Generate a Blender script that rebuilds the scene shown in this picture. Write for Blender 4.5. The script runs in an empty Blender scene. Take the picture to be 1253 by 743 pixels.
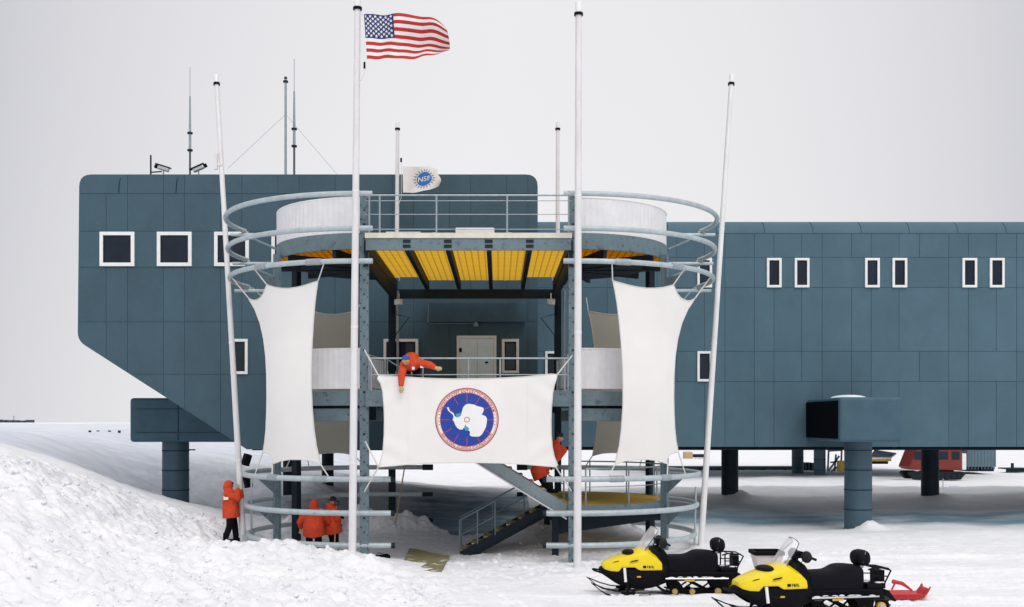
import bpy, bmesh, math, random
import numpy as np
from mathutils import Vector, Matrix, geometry
random.seed(7)
SC = bpy.context.scene
COL = SC.collection
F = 1350.0          # focal length in photo pixels (1253 px wide frame)
HX, HY, CZ = 610.0, 517.0, 3.7
V = Vector
PI = math.pi

def P(px, y, Y):
    """point of the place at depth Y that the photograph shows at (px, y)"""
    return V(((px - HX) * Y / F, Y, CZ - (y - HY) * Y / F))

# ------------------------------------------------------------------ meshes
class MB:
    def __init__(s): s.v = []; s.f = []; s.m = []
    def add(s, vs, fs, m=0):
        o = len(s.v); s.v += [tuple(v) for v in vs]
        s.f += [tuple(i + o for i in f) for f in fs]; s.m += [m] * len(fs)
        return s
    def box(s, c, d, R=None, m=0):
        c = V(c); vs = []
        for x in (-.5, .5):
            for y in (-.5, .5):
                for z in (-.5, .5):
                    p = V((x * d[0], y * d[1], z * d[2]))
                    vs.append(c + (R @ p if R else p))
        return s.add(vs, [(0, 1, 3, 2), (4, 6, 7, 5), (0, 4, 5, 1), (2, 3, 7, 6), (0, 2, 6, 4), (1, 5, 7, 3)], m)
    def box2(s, a, b, m=0):
        a = V(a); b = V(b)
        return s.box((a + b) / 2, [abs(q) for q in (b - a)], None, m)
    def beam(s, p0, p1, w, h, up=(0, 0, 1), m=0):
        p0 = V(p0); p1 = V(p1); d = (p1 - p0); L = d.length; d.normalize()
        up = V(up)
        if abs(d.dot(up)) > .98: up = V((0, 1, 0))
        x = d.cross(up).normalized(); z = x.cross(d)
        R = Matrix((d, x, z)).transposed()
        return s.box((p0 + p1) / 2, (L, w, h), R, m)
    def tube(s, pts, r, n=10, closed=False, m=0, caps=True):
        pts = [V(p) for p in pts]; N = len(pts)
        rs = list(r) if isinstance(r, (list, tuple)) else [r] * N
        T = []
        for i in range(N):
            a = pts[i - 1] if (i > 0 or closed) else pts[i]
            b = pts[(i + 1) % N] if (i < N - 1 or closed) else pts[i]
            T.append((b - a).normalized())
        up = V((0, 0, 1)) if abs(T[0].z) < .9 else V((1, 0, 0))
        nrm = T[0].cross(up).normalized(); vs = []
        for i in range(N):
            nrm = (nrm - T[i] * nrm.dot(T[i])).normalized(); bi = T[i].cross(nrm)
            for k in range(n):
                a = 2 * PI * k / n
                vs.append(pts[i] + (nrm * math.cos(a) + bi * math.sin(a)) * rs[i])
        fs = []
        for i in range(N if closed else N - 1):
            j = (i + 1) % N
            for k in range(n):
                fs.append((i * n + k, i * n + (k + 1) % n, j * n + (k + 1) % n, j * n + k))
        if caps and not closed:
            fs.append(tuple(range(n))[::-1]); fs.append(tuple(range((N - 1) * n, N * n)))
        return s.add(vs, fs, m)
    def cyl(s, p0, p1, r, r1=None, n=14, m=0):
        return s.tube([p0, p1], [r, r if r1 is None else r1], n, m=m)
    def sphere(s, c, r, sc=(1, 1, 1), n=12, k=8, m=0, R=None):
        c = V(c); vs = []
        def q(p):
            p = V((p[0] * sc[0] * r, p[1] * sc[1] * r, p[2] * sc[2] * r))
            return c + (R @ p if R else p)
        vs.append(q((0, 0, 1)))
        for i in range(1, k):
            t = PI * i / k
            for j in range(n):
                a = 2 * PI * j / n
                vs.append(q((math.sin(t) * math.cos(a), math.sin(t) * math.sin(a), math.cos(t))))
        vs.append(q((0, 0, -1))); fs = []
        for j in range(n):
            fs.append((0, 1 + j, 1 + (j + 1) % n))
            for i in range(k - 2):
                a = 1 + i * n + j; b = 1 + i * n + (j + 1) % n
                fs.append((a, a + n, b + n, b))
            e = 1 + (k - 2) * n
            fs.append((e + j, len(vs) - 1, e + (j + 1) % n))
        return s.add(vs, fs, m)
    def limb(s, p0, p1, r0, r1):
        s.sphere(p0, r0, n=12, k=8); s.sphere(p1, r1, n=12, k=8); s.cyl(p0, p1, r0, r1, n=12); return s
    def prism(s, poly, vec, m=0):
        poly = [V(p) for p in poly]; vec = V(vec); n = len(poly)
        vs = poly + [p + vec for p in poly]
        fs = [tuple(range(n))[::-1], tuple(range(n, 2 * n))]
        for i in range(n): fs.append((i, (i + 1) % n, n + (i + 1) % n, n + i))
        return s.add(vs, fs, m)
    def mesh(s, name, off=None, fix=True):
        me = bpy.data.meshes.new(name)
        vs = s.v if off is None else [(a - off[0], b - off[1], c - off[2]) for a, b, c in s.v]
        me.from_pydata(vs, [], s.f)
        if any(s.m): me.polygons.foreach_set('material_index', s.m)
        if fix:
            bm = bmesh.new(); bm.from_mesh(me); bmesh.ops.recalc_face_normals(bm, faces=bm.faces); bm.to_mesh(me); bm.free()
        me.update(); return me

def wloc(o):
    p = V((0, 0, 0))
    while o: p += o.location; o = o.parent
    return p

def obj(name, mb, mat, parent=None, smooth=False, label=None, bevel=0, fix=True, angle=35):
    me = mb.mesh(name, wloc(parent) if parent else None, fix) if isinstance(mb, MB) else mb
    if not isinstance(mb, MB) and parent:
        me.transform(Matrix.Translation(-wloc(parent)))
    for m in (mat if isinstance(mat, (list, tuple)) else [mat]): me.materials.append(m)
    if smooth:
        me.polygons.foreach_set('use_smooth', [True] * len(me.polygons)); me.set_sharp_from_angle(angle=math.radians(angle))
    o = bpy.data.objects.new(name, me); COL.objects.link(o)
    if parent: o.parent = parent
    if label: o['label'] = label
    if bevel:
        b = o.modifiers.new('bevel', 'BEVEL'); b.width = bevel; b.segments = 2; b.limit_method = 'ANGLE'
    return o

def tag(o, label, cat, group=None, kind=None):
    if label: o['label'] = label
    if cat: o['category'] = cat
    if group: o['group'] = group
    if kind: o['kind'] = kind
    return o

def thing(name, label, cat, loc=(0, 0, 0), group=None):
    o = bpy.data.objects.new(name, None); COL.objects.link(o); o.location = loc
    o.empty_display_size = .2
    return tag(o, label, cat, group)

def rebase(o, loc):
    """move the origin of a top-level mesh object to loc without moving its mesh"""
    o.data.transform(Matrix.Translation(-V(loc))); o.location = loc; return o

def remesh(mb, voxel, smooth=2, name='m'):
    me = mb.mesh(name); o = bpy.data.objects.new('tmp', me); COL.objects.link(o)
    r = o.modifiers.new('r', 'REMESH'); r.mode = 'VOXEL'; r.voxel_size = voxel
    if smooth:
        q = o.modifiers.new('s', 'SMOOTH'); q.iterations = smooth; q.factor = .5
    dg = bpy.context.evaluated_depsgraph_get()
    out = bpy.data.meshes.new_from_object(o.evaluated_get(dg)); out.name = name
    bpy.data.objects.remove(o); bpy.data.meshes.remove(me)
    return out

# ------------------------------------------------------------------ materials
def mat(name, col, rough=.6, metal=0, var=.12, scale=3., bump=0., bscale=40., alpha=None, attr=None, spec=.5, stretch=None, dirt=None):
    m = bpy.data.materials.new(name); m.use_nodes = True
    nt = m.node_tree; N = nt.nodes; L = nt.links
    b = N['Principled BSDF']; b.inputs['Roughness'].default_value = rough; b.inputs['Metallic'].default_value = metal
    b.inputs['Specular IOR Level'].default_value = spec
    tc = N.new('ShaderNodeTexCoord')
    vec = tc.outputs['Object']
    if stretch:
        mp = N.new('ShaderNodeMapping'); mp.inputs['Scale'].default_value = stretch; L.new(vec, mp.inputs['Vector']); vec = mp.outputs['Vector']
    nz = N.new('ShaderNodeTexNoise'); nz.inputs['Scale'].default_value = scale; nz.inputs['Detail'].default_value = 6
    nz.inputs['Roughness'].default_value = .65
    L.new(vec, nz.inputs['Vector'])
    mr = N.new('ShaderNodeMapRange'); mr.inputs[1].default_value = .3; mr.inputs[2].default_value = .7
    mr.inputs[3].default_value = 1 - var; mr.inputs[4].default_value = 1 + var
    L.new(nz.outputs['Fac'], mr.inputs[0])
    val = mr.outputs[0]
    if attr:
        at = N.new('ShaderNodeAttribute'); at.attribute_name = attr
        mu = N.new('ShaderNodeMath'); mu.operation = 'MULTIPLY'; L.new(val, mu.inputs[0]); L.new(at.outputs['Fac'], mu.inputs[1]); val = mu.outputs[0]
    mx = N.new('ShaderNodeVectorMath'); mx.operation = 'SCALE'; mx.inputs[0].default_value = col[:3]
    L.new(val, mx.inputs['Scale']); out = mx.outputs[0]
    if dirt:
        n2 = N.new('ShaderNodeTexNoise'); n2.inputs['Scale'].default_value = dirt[1]; n2.inputs['Detail'].default_value = 8; L.new(tc.outputs['Object'], n2.inputs['Vector'])
        r2 = N.new('ShaderNodeMapRange'); r2.inputs[1].default_value = dirt[2]; r2.inputs[2].default_value = dirt[2] + .12; L.new(n2.outputs['Fac'], r2.inputs[0])
        mm = N.new('ShaderNodeMix'); mm.data_type = 'RGBA'; L.new(r2.outputs[0], mm.inputs[0]); L.new(out, mm.inputs[6]); mm.inputs[7].default_value = (*dirt[0], 1); out = mm.outputs[2]
    L.new(out, b.inputs['Base Color'])
    if bump:
        n3 = N.new('ShaderNodeTexNoise'); n3.inputs['Scale'].default_value = bscale; n3.inputs['Detail'].default_value = 5; L.new(tc.outputs['Object'], n3.inputs['Vector'])
        bp = N.new('ShaderNodeBump'); bp.inputs['Strength'].default_value = bump; bp.inputs['Distance'].default_value = .05
        L.new(n3.outputs['Fac'], bp.inputs['Height']); L.new(bp.outputs['Normal'], b.inputs['Normal'])
    return m

def translucent(name, col, fac, grid=None):
    """thin sheet that passes light: diffuse + translucent, with woven / moulded grid"""
    m = bpy.data.materials.new(name); m.use_nodes = True
    nt = m.node_tree; N = nt.nodes; L = nt.links
    for n in list(N): N.remove(n)
    o = N.new('ShaderNodeOutputMaterial'); d = N.new('ShaderNodeBsdfDiffuse'); t = N.new('ShaderNodeBsdfTranslucent'); mx = N.new('ShaderNodeMixShader')
    mx.inputs[0].default_value = fac
    tc = N.new('ShaderNodeTexCoord'); nz = N.new('ShaderNodeTexNoise'); nz.inputs['Scale'].default_value = 1.1; nz.inputs['Detail'].default_value = 8
    L.new(tc.outputs['Object'], nz.inputs['Vector'])
    mr = N.new('ShaderNodeMapRange'); mr.inputs[1].default_value = .3; mr.inputs[2].default_value = .7; mr.inputs[3].default_value = .975; mr.inputs[4].default_value = 1.02
    L.new(nz.outputs['Fac'], mr.inputs[0]); val = mr.outputs[0]
    if grid:
        sp = N.new('ShaderNodeSeparateXYZ'); L.new(tc.outputs['Object'], sp.inputs[0])
        for ax, step in grid:
            a = N.new('ShaderNodeMath'); a.operation = 'DIVIDE'; a.inputs[1].default_value = step; L.new(sp.outputs[ax], a.inputs[0])
            f = N.new('ShaderNodeMath'); f.operation = 'FRACT'; L.new(a.outputs[0], f.inputs[0])
            g = N.new('ShaderNodeMapRange'); g.inputs[1].default_value = .05; g.inputs[2].default_value = .28; g.inputs[3].default_value = .52; g.inputs[4].default_value = 1; L.new(f.outputs[0], g.inputs[0])
            h = N.new('ShaderNodeMath'); h.operation = 'MULTIPLY'; L.new(val, h.inputs[0]); L.new(g.outputs[0], h.inputs[1]); val = h.outputs[0]
    s = N.new('ShaderNodeVectorMath'); s.operation = 'SCALE'; s.inputs[0].default_value = col; L.new(val, s.inputs['Scale'])
    L.new(s.outputs[0], d.inputs['Color']); L.new(s.outputs[0], t.inputs['Color'])
    L.new(d.outputs[0], mx.inputs[1]); L.new(t.outputs[0], mx.inputs[2]); L.new(mx.outputs[0], o.inputs['Surface'])
    return m

def glass(name, col, a):
    m = bpy.data.materials.new(name); m.use_nodes = True
    b = m.node_tree.nodes['Principled BSDF']; b.inputs['Base Color'].default_value = (*col, 1); b.inputs['Roughness'].default_value = .12; b.inputs['Alpha'].default_value = a
    nz = m.node_tree.nodes.new('ShaderNodeTexNoise'); nz.inputs['Scale'].default_value = 6
    mr = m.node_tree.nodes.new('ShaderNodeMapRange'); mr.inputs[3].default_value = .1; mr.inputs[4].default_value = .3
    m.node_tree.links.new(nz.outputs['Fac'], mr.inputs[0]); m.node_tree.links.new(mr.outputs[0], b.inputs['Roughness'])
    return m

M = {}
WALL = (.077, .142, .186)
M['clad'] = mat('station_cladding', WALL, .6, 0, .10, .9, .10, 2.2, attr='tone', stretch=(1, 1, .6), spec=.22, dirt=((.086, .158, .204), 34, .58))
M['seam'] = mat('cladding_joint', (.02, .05, .075), .8, spec=.1)
M['clad2'] = mat('painted_steel_box', (.058, .116, .158), .6, 0, .12, 1.8, spec=.25)
M['column'] = mat('painted_column', (.05, .1, .138), .5, 0, .12, 2.2, 0, attr=None, stretch=(1, 1, .3))
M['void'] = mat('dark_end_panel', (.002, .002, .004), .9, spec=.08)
M['white'] = mat('white_paint', (.86, .86, .86), .45, 0, .05, 4)
M['pole'] = mat('white_pole_paint', (.76, .75, .76), .45, 0, .09, 3, stretch=(2, 2, .4))
M['pane'] = mat('window_glass', (.008, .016, .030), .12, 0, .5, 1.2, spec=.3)
M['steel'] = mat('grey_painted_steel', (.26, .325, .35), .45, .1, .12, 5, dirt=((.16, .22, .26), 9, .62))
M['tube'] = mat('galvanised_tube', (.45, .52, .55), .45, .1, .14, 6, dirt=((.30, .36, .39), 8, .62))
M['beam'] = mat('blue_grey_beam', (.14, .20, .23), .5, .05, .16, 4, dirt=((.06, .1, .13), 6, .58))
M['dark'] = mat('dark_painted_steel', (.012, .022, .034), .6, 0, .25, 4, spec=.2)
M['rail'] = mat('galvanised_rail', (.34, .39, .42), .45, .3, .15, 8)
M['black'] = mat('black_plastic', (.0035, .0035, .006), .55, 0, .3, 10, .1, 80, spec=.12)
M['rubber'] = mat('black_rubber', (.005, .005, .007), .8, 0, .3, 14, .2, 90)
M['vinyl'] = mat('black_vinyl', (.0045, .0045, .009), .6, 0, .3, 8, .2, 60, spec=.13)
M['corr'] = mat('white_corrugated_sheet', (.80, .80, .82), .5, 0, .06, 3)
M['yellow'] = translucent('yellow_moulded_grating', (.86, .49, .045), .72, grid=((0, .19), (1, .28)))
M['yellowtop'] = mat('yellow_landing_grating', (.5, .31, .03), .7, 0, .25, 5, .3, 40)
M['tread'] = mat('yellow_stair_tread', (.36, .24, .05), .8, 0, .35, 9, .3, 50, dirt=((.75, .76, .8), 6, .52))
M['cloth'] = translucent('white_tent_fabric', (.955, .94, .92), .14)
M['cloth2'] = translucent('shaded_tent_fabric', (.60, .585, .50), .16)  # same tent fabric with its shade put into a darker beige colour
M['toe'] = mat('weathered_toe_board', (.70, .66, .57), .7, 0, .12, 5)
M['door'] = mat('door_paint', (.74, .90, 1.0), .45, 0, .05, 4, dirt=((.55, .5, .42), 3, .66))
M['rope'] = mat('white_rope', (.7, .69, .66), .8, 0, .1, 20)
M['red'] = mat('flag_red', (.48, .025, .022), .8, 0, .08, 6)
M['blue'] = mat('flag_blue', (.014, .03, .16), .8, 0, .1, 6)
M['fwhite'] = mat('flag_white', (.83, .82, .81), .8, 0, .04, 6)
M['seal_blue'] = mat('emblem_blue', (.013, .05, .34), .7, 0, .06, 5)
M['seal_red'] = mat('emblem_red', (.5, .06, .06), .7, 0, .05, 5)
M['seal_white'] = mat('emblem_white', (.85, .85, .86), .7, 0, .03, 5)
M['seal_teal'] = mat('emblem_teal', (.06, .36, .40), .7, 0, .05, 5)
M['nsf_blue'] = mat('logo_blue', (.035, .15, .46), .7, 0, .1, 5)
M['nsf_gold'] = mat('logo_rays', (.22, .26, .36), .7, 0, .1, 5)
M['parka'] = mat('orange_red_parka', (.64, .058, .013), .75, 0, .2, 7, .9, 13)
M['trouser'] = mat('black_trousers', (.005, .005, .007), .85, 0, .3, 9, .3, 30, spec=.15)
M['skin'] = mat('skin', (.5, .29, .2), .55, 0, .06, 12)
M['glove'] = mat('tan_work_glove', (.55, .42, .2), .8, 0, .2, 20, .3, 60)
M['cap_blue'] = mat('blue_cap', (.03, .09, .34), .8, 0, .1, 20)
M['cap_dark'] = mat('dark_cap', (.012, .012, .018), .8, 0, .2, 20)
M['hood_y'] = mat('yellow_bodywork', (.86, .66, .006), .3, 0, .04, 5)
M['hood_w'] = mat('pale_bodywork', (.78, .70, .70), .35, 0, .06, 5)
M['silver'] = mat('bare_metal', (.55, .56, .58), .3, .8, .1, 12)
M['wheel'] = mat('yellow_wheel', (.62, .4, .06), .5, 0, .2, 20)
M['redpl'] = mat('red_plastic', (.55, .03, .035), .45, 0, .1, 8)
M['orange'] = mat('orange_plastic', (.7, .12, .05), .5, 0, .1, 8)
M['shield'] = glass('clear_windshield', (.80, .80, .82), .38)
M['mast'] = mat('dark_grey_mast', (.10, .10, .115), .5, 0, .1, 6)
M['vred'] = mat('red_vehicle_paint', (.20, .022, .016), .4, 0, .1, 3)
M['container'] = mat('grey_blue_sheet', (.11, .18, .23), .5, 0, .08, 1.5)
M['ply'] = mat('olive_plywood', (.22, .20, .095), .85, 0, .3, 5, .2, 30, stretch=(1, 5, 1), dirt=((.62, .63, .64), 2.6, .57))
M['wood'] = mat('ash_handle', (.5, .36, .2), .6, 0, .1, 12)
M['farblue'] = mat('far_dark_sheds', (.05, .075, .10), .8)
M['snowcap'] = mat('settled_snow', (.84, .86, .9), .7, 0, .03, 6, .4, 20)
# ------------------------------------------------------------------ snow ground
_rng = np.random.RandomState(3)
_perm = _rng.permutation(512); _perm = np.concatenate([_perm, _perm])
_ang = _rng.rand(512) * 2 * PI; _gx = np.cos(_ang); _gy = np.sin(_ang)
def perlin(x, y):
    xi = np.floor(x).astype(int); yi = np.floor(y).astype(int); xf = x - xi; yf = y - yi
    xi &= 511; yi &= 511
    u = xf ** 3 * (xf * (xf * 6 - 15) + 10); v = yf ** 3 * (yf * (yf * 6 - 15) + 10)
    def g(ix, iy, dx, dy):
        h = _perm[_perm[ix & 511] + (iy & 511)]; return _gx[h] * dx + _gy[h] * dy
    a = g(xi, yi, xf, yf); b = g(xi + 1, yi, xf - 1, yf); c = g(xi, yi + 1, xf, yf - 1); d = g(xi + 1, yi + 1, xf - 1, yf - 1)
    return (a + (b - a) * u) + ((c + (d - c) * u) - (a + (b - a) * u)) * v
def fbm(x, y, o=4, lac=2.03, gain=.5):
    s = 0; a = 1
    for i in range(o): s = s + a * perlin(x + 17.3 * i, y - 9.1 * i); x = x * lac; y = y * lac; a *= gain
    return s
def sstep(t): t = np.clip(t, 0, 1); return t * t * (3 - 2 * t)

# terrain readings: (photo x, photo y, depth)
CT = [(0,743,17),(200,743,18.5),(400,743,20),(520,743,21),(626,743,22),(900,743,22),(1253,743,22),
 (0,645,23),(100,662,24.5),(200,692,25.5),(100,622,28.5),(0,592,27),(0,563,30),(45,577,31),(102,595,32.5),(160,614,34.5),(215,620,36),(266,634,36),
 (200,655,30),(250,662,31),(281,668,32),(300,664,33),(320,680,26.5),(330,662,29),(380,670,28.2),(410,672,28),(430,682,27.6),(480,695,27),(530,709,26),(590,705,27),
 (330,722,23.5),(430,726,22.8),(380,690,30.8),(410,686,31.5),(350,690,32),(440,684,31.5),(500,686,30),(563,681,30.8),
 (330,648,36),(400,645,36.5),(450,646,36.6),(500,644,36.8),(540,656,37.5),(600,660,37.5),(640,648,37),(690,643,36.6),(760,642,38.5),
 (620,690,29),(700,697,27.8),(760,690,28.9),(900,690,28.9),(1253,700,27.3),(1100,665,34),(1253,652,37.3),(950,655,36.5),(1050,648,42),(900,647,43.5),(1253,646,43.5),(1100,632,46),(900,632,46),(1253,632,46),(1180,619,48.8),(950,619,48.8),(1050,597,60),(1253,597,60),(850,597,60),
 (800,652,37.5),(700,620,50),(560,620,50),(480,620,50),(893,608,50),(1138,608,50),(1253,608,50),(760,609,50),(1050,589,71),(1253,589,71),(700,590,71),(480,590,72),
 (357,608,46),(401,592,50),(285,553,72),(340,560,72),(400,568,72),(240,546,66),(290,617,46),(255,604,47),(225,618,42.5),(215,595,47),(150,592,41.5),(100,572,40),(150,545,56),
 (60,563,37),(20,560,36),(-40,540,36),(60,540,46),(20,530,48),(60,521,62),(200,538,66),(-120,545,28),(-150,519,45),(-60,640,20),(-60,743,15),(-150,519,70)]
_C = np.array([[*P(*c)] for c in CT])
def _k(r2): return np.where(r2 > 1e-12, .5 * r2 * np.log(np.maximum(r2, 1e-12)), 0)
_S = 10.
_cx, _cy, _cz = _C[:, 0] / _S, _C[:, 1] / _S, _C[:, 2]
_n = len(_C)
_K = _k((_cx[:, None] - _cx[None]) ** 2 + (_cy[:, None] - _cy[None]) ** 2) + np.eye(_n) * .004
_Pm = np.stack([np.ones(_n), _cx, _cy], 1)
_A = np.zeros((_n + 3, _n + 3)); _A[:_n, :_n] = _K; _A[:_n, _n:] = _Pm; _A[_n:, :_n] = _Pm.T
_w = np.linalg.solve(_A, np.concatenate([_cz, np.zeros(3)]))
def tps(x, y):
    x = x / _S; y = y / _S; out = np.empty(x.shape); xf = x.ravel(); yf = y.ravel(); of = out.ravel()
    for i in range(0, len(xf), 40000):
        a = xf[i:i + 40000]; b = yf[i:i + 40000]
        of[i:i + 40000] = _k((a[:, None] - _cx) ** 2 + (b[:, None] - _cy) ** 2) @ _w[:_n] + _w[_n] + _w[_n + 1] * a + _w[_n + 2] * b
    return of.reshape(x.shape)
def rough(x, y):
    """1 where the snow was dug and thrown, 0 where it is wind packed or driven over"""
    edge = np.interp(y, [15, 21, 25.5, 27.5, 29, 37], [-.5, -.7, -.8, -2.4, -3.6, -4.6])
    a = sstep((edge + .9 - x + .8 * perlin(x * .5, y * .5)) / 2.0) * sstep((36.6 - y + .12 * np.maximum(-x - 8, 0)) / 1.6)
    m = np.exp(-((y - 36.4 - .5 * perlin(x * .7, 3.1 + 0 * x)) / 1.0) ** 2) * sstep((x + 8.5) / 2) * sstep((6.5 - x) / 2)
    return np.clip(a + .8 * m, 0, 1)
def height(x, y, fine=True):
    x = np.asarray(x, float); y = np.asarray(y, float)
    xc = np.clip(x, -22, 24); yc = np.clip(y, 15, 74)
    z = np.clip(tps(xc, yc), -.5, 3.56)
    far = -.2 + 3.74 * sstep((-x - 5) / 17)
    z = z + (far - z) * sstep((y - 66) / 30)
    if fine:
        r = rough(x, y); near = sstep((70 - y) / 20)
        lump = np.abs(fbm(x * .8, y * .8, 3)) * .34 + np.abs(fbm(x * 2.4 + 5, y * 2.4, 4, gain=.55)) * .15 + fbm(x * 5.5, y * 5.5, 4, gain=.62) * .045
        z = z + r * (lump - .12) * np.where(x < 0, 1, .7)
        ridge = np.exp(-((y - 36.3 - .6 * perlin(x * .6, 7.7 + 0 * x)) / .75) ** 2)
        ridge = ridge * (.66 * sstep((x + 7.6) / 1.0) * sstep((-1.7 - x) / 1.0) + .62 * sstep((x - .1) / .9) * sstep((5.2 - x) / 1.2))
        z = z + ridge * (.8 + .55 * perlin(x * 1.3, y * 1.3) + .4 * perlin(x * 3.1, y * 3.1) + .15 * perlin(x * 7, y * 7))
        flat = fbm(x * .35, y * .7, 3) * .06 + fbm(x * 1.3, y * 3.6, 3) * .03 + np.abs(fbm(x * 3.3, y * 4.5, 3)) * .03 + fbm(x * 7, y * 9, 3) * .011
        z = z + (1 - r) * flat * near
        # ski and track grooves where the machines came and went
        for k, (y0, amp, ph) in enumerate(((24.6, .5, .3), (26.0, .8, 1.7), (27.3, .7, 4.1), (23.0, .35, 2.2), (29.6, .9, 5.0))):
            yy = y0 + amp * np.sin(x * .16 + ph); d = np.abs(y - yy)
            ok = sstep((x - 1 + .5 * k) / 3) * (1 - r)
            z = z - ok * .07 * np.exp(-(d / .22) ** 2) * (1 + .5 * np.sin(x * 30)) + ok * .035 * np.exp(-((d - .42) / .1) ** 2) * (1 + perlin(x * 3, y * 3))
        em = sstep((-x - 3) / 4) * sstep((y - 37) / 4) * (1 - sstep((y - 80) / 40))
        z = z + em * (fbm((x + .6 * y) * .9, (y - .3 * x) * .28, 4) * .09 + fbm(x * 1.7 + y, y * .8 - .4 * x, 3) * .035 + fbm(x * 4, y * 3, 2) * .012)
        far_r = sstep((y - 40) / 15)
        z = z + (1 - sstep((y - 300) / 400)) * far_r * (fbm(x * .22, y * .22, 4) * .12 + np.abs(fbm(x * .5 + 3, y * .9, 3)) * .08)
        # drift cones at the foot of the big columns
        for cx, cy, hgt, w in ((13.9, 41.3, .30, .5), (14.7, 41.6, .14, .6), (10.95, 49.9, .3, .6), (20.0, 49.8, .2, .7)):
            z = z + hgt * np.exp(-((x - cx) ** 2 + (y - cy) ** 2) / w ** 2) * (1 + .5 * perlin(x * 2.1, y * 2.1) + .25 * perlin(x * 6, y * 6))
    return z
def H1(x, y, fine=False): return float(height(np.array([x]), np.array([y]), fine)[0])

def axis(lo, hi, step, far_lo, far_hi, g=1.14):
    mid = list(np.arange(lo, hi + 1e-6, step)); a = []; s = step; v = lo
    while v > far_lo: s *= g; v -= s; a.append(v)
    b = []; s = step; v = mid[-1]
    while v < far_hi: s *= g; v += s; b.append(v)
    return np.array(a[::-1] + mid + b)
xs = axis(-15, 15, .055, -6000, 6000, 1.07); ys = np.concatenate([axis(15.5, 39, .055, -400, 39, 1.09), np.arange(39.12, 63, .13), axis(63.2, 63.3, .16, 63.2, 9000, 1.07)[1:]])
XX, YY = np.meshgrid(xs, ys); ZZ = height(XX, YY)
# boot prints along the trodden ways
def dimple(x, y, r, dep, a):
    i0, i1 = np.searchsorted(xs, [x - .4, x + .4]); j0, j1 = np.searchsorted(ys, [y - .4, y + .4])
    X_, Y_ = XX[j0:j1, i0:i1] - x, YY[j0:j1, i0:i1] - y; u = X_ * math.cos(a) + Y_ * math.sin(a); v = -X_ * math.sin(a) + Y_ * math.cos(a)
    d = np.sqrt((u / (r * 1.9)) ** 2 + (v / r) ** 2); ZZ[j0:j1, i0:i1] += -dep * np.exp(-d ** 4) + dep * .45 * np.exp(-((d - 1.45) / .35) ** 2)
rp = np.random.RandomState(8)
for way in (((-.6, 30.2), (-.8, 27.5), (1.5, 25.6), (3.4, 25.1)), ((-1.0, 30.0), (-3.3, 30.0), (-4.6, 31.3), (-5.4, 31.0)), ((3.5, 25.3), (5.0, 22.6), (8.5, 22.4)), ((-.5, 30.0), (.8, 28.2), (2.2, 26.6), (6.0, 26.2), (12, 28.5)), ((-.9, 29.6), (-.4, 25.5), (.6, 22.0), (.8, 18.5)), ((2.5, 26.8), (7, 30), (13.2, 33))):
    for (ax_, ay_), (bx_, by_) in zip(way, way[1:]):
        l = math.hypot(bx_ - ax_, by_ - ay_); a = math.atan2(by_ - ay_, bx_ - ax_); k = int(l / .36)
        for q_ in range(k):
            t_ = q_ / k; sd_ = (.12 if q_ % 2 else -.12) + rp.normal(0, .12); dimple(ax_ + (bx_ - ax_) * t_ - math.sin(a) * sd_, ay_ + (by_ - ay_) * t_ + math.cos(a) * sd_, .075, rp.uniform(.03, .065), a + rp.normal(0, .25))
for q_ in range(260): dimple(rp.uniform(-1.2, 4.5), rp.uniform(26.5, 31.5), rp.uniform(.05, .1), rp.uniform(.02, .05), rp.uniform(0, 3))
nx, ny = len(xs), len(ys)
me = bpy.data.meshes.new('snow_ground')
me.vertices.add(nx * ny); me.vertices.foreach_set('co', np.stack([XX, YY, ZZ], -1).astype(np.float32).ravel())
i = (np.arange(ny - 1)[:, None] * nx + np.arange(nx - 1)[None]).ravel()
q = np.stack([i, i + 1, i + nx + 1, i + nx], 1).astype(np.int32)
me.loops.add(q.size); me.loops.foreach_set('vertex_index', q.ravel())
me.polygons.add(len(q)); me.polygons.foreach_set('loop_start', np.arange(0, q.size, 4, dtype=np.int32))
me.polygons.foreach_set('use_smooth', np.ones(len(q), bool)); me.update(); me.validate()
bank_grey = np.clip(sstep((-XX - 3.5 - .12 * (YY - 40)) / 3) * sstep((YY - 36.0 - .2 * np.minimum(XX + 8, 0) * -1) / 2) * (1 - rough(XX, YY)) * (1 - sstep((YY - 75) / 60)) * (1 - .55 * sstep((XX + 15) / 2) * sstep((YY - 36) / 3) * (1 - sstep((YY - 60) / 4))), 0, 1)  # greyer snow on the left bank, thinned under the wing to brighten its shade
yf = np.where(XX < 1.4, 37.6, 43.3); ice = sstep((YY - yf - .5 * perlin(XX * .5, YY * .5)) / 1.5) * (1 - sstep((YY - np.where(XX < 1.4, 52, 45.5)) / np.where(XX < 1.4, 8, 4))) * sstep((XX + 5.6) / 3)  # shade under the building, painted into the snow as dark teal
at = me.attributes.new('bank_grey', 'FLOAT', 'POINT'); at.data.foreach_set('value', (bank_grey * (.8 + .5 * fbm(XX * .3, YY * 1.1, 4))).clip(0, 1).astype(np.float32).ravel())
at = me.attributes.new('ice', 'FLOAT', 'POINT'); at.data.foreach_set('value', (ice * (.95 + .5 * fbm(XX * .4, YY * 1.3, 4))).clip(0, 1).astype(np.float32).ravel())  # painted shade under the building
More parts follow.
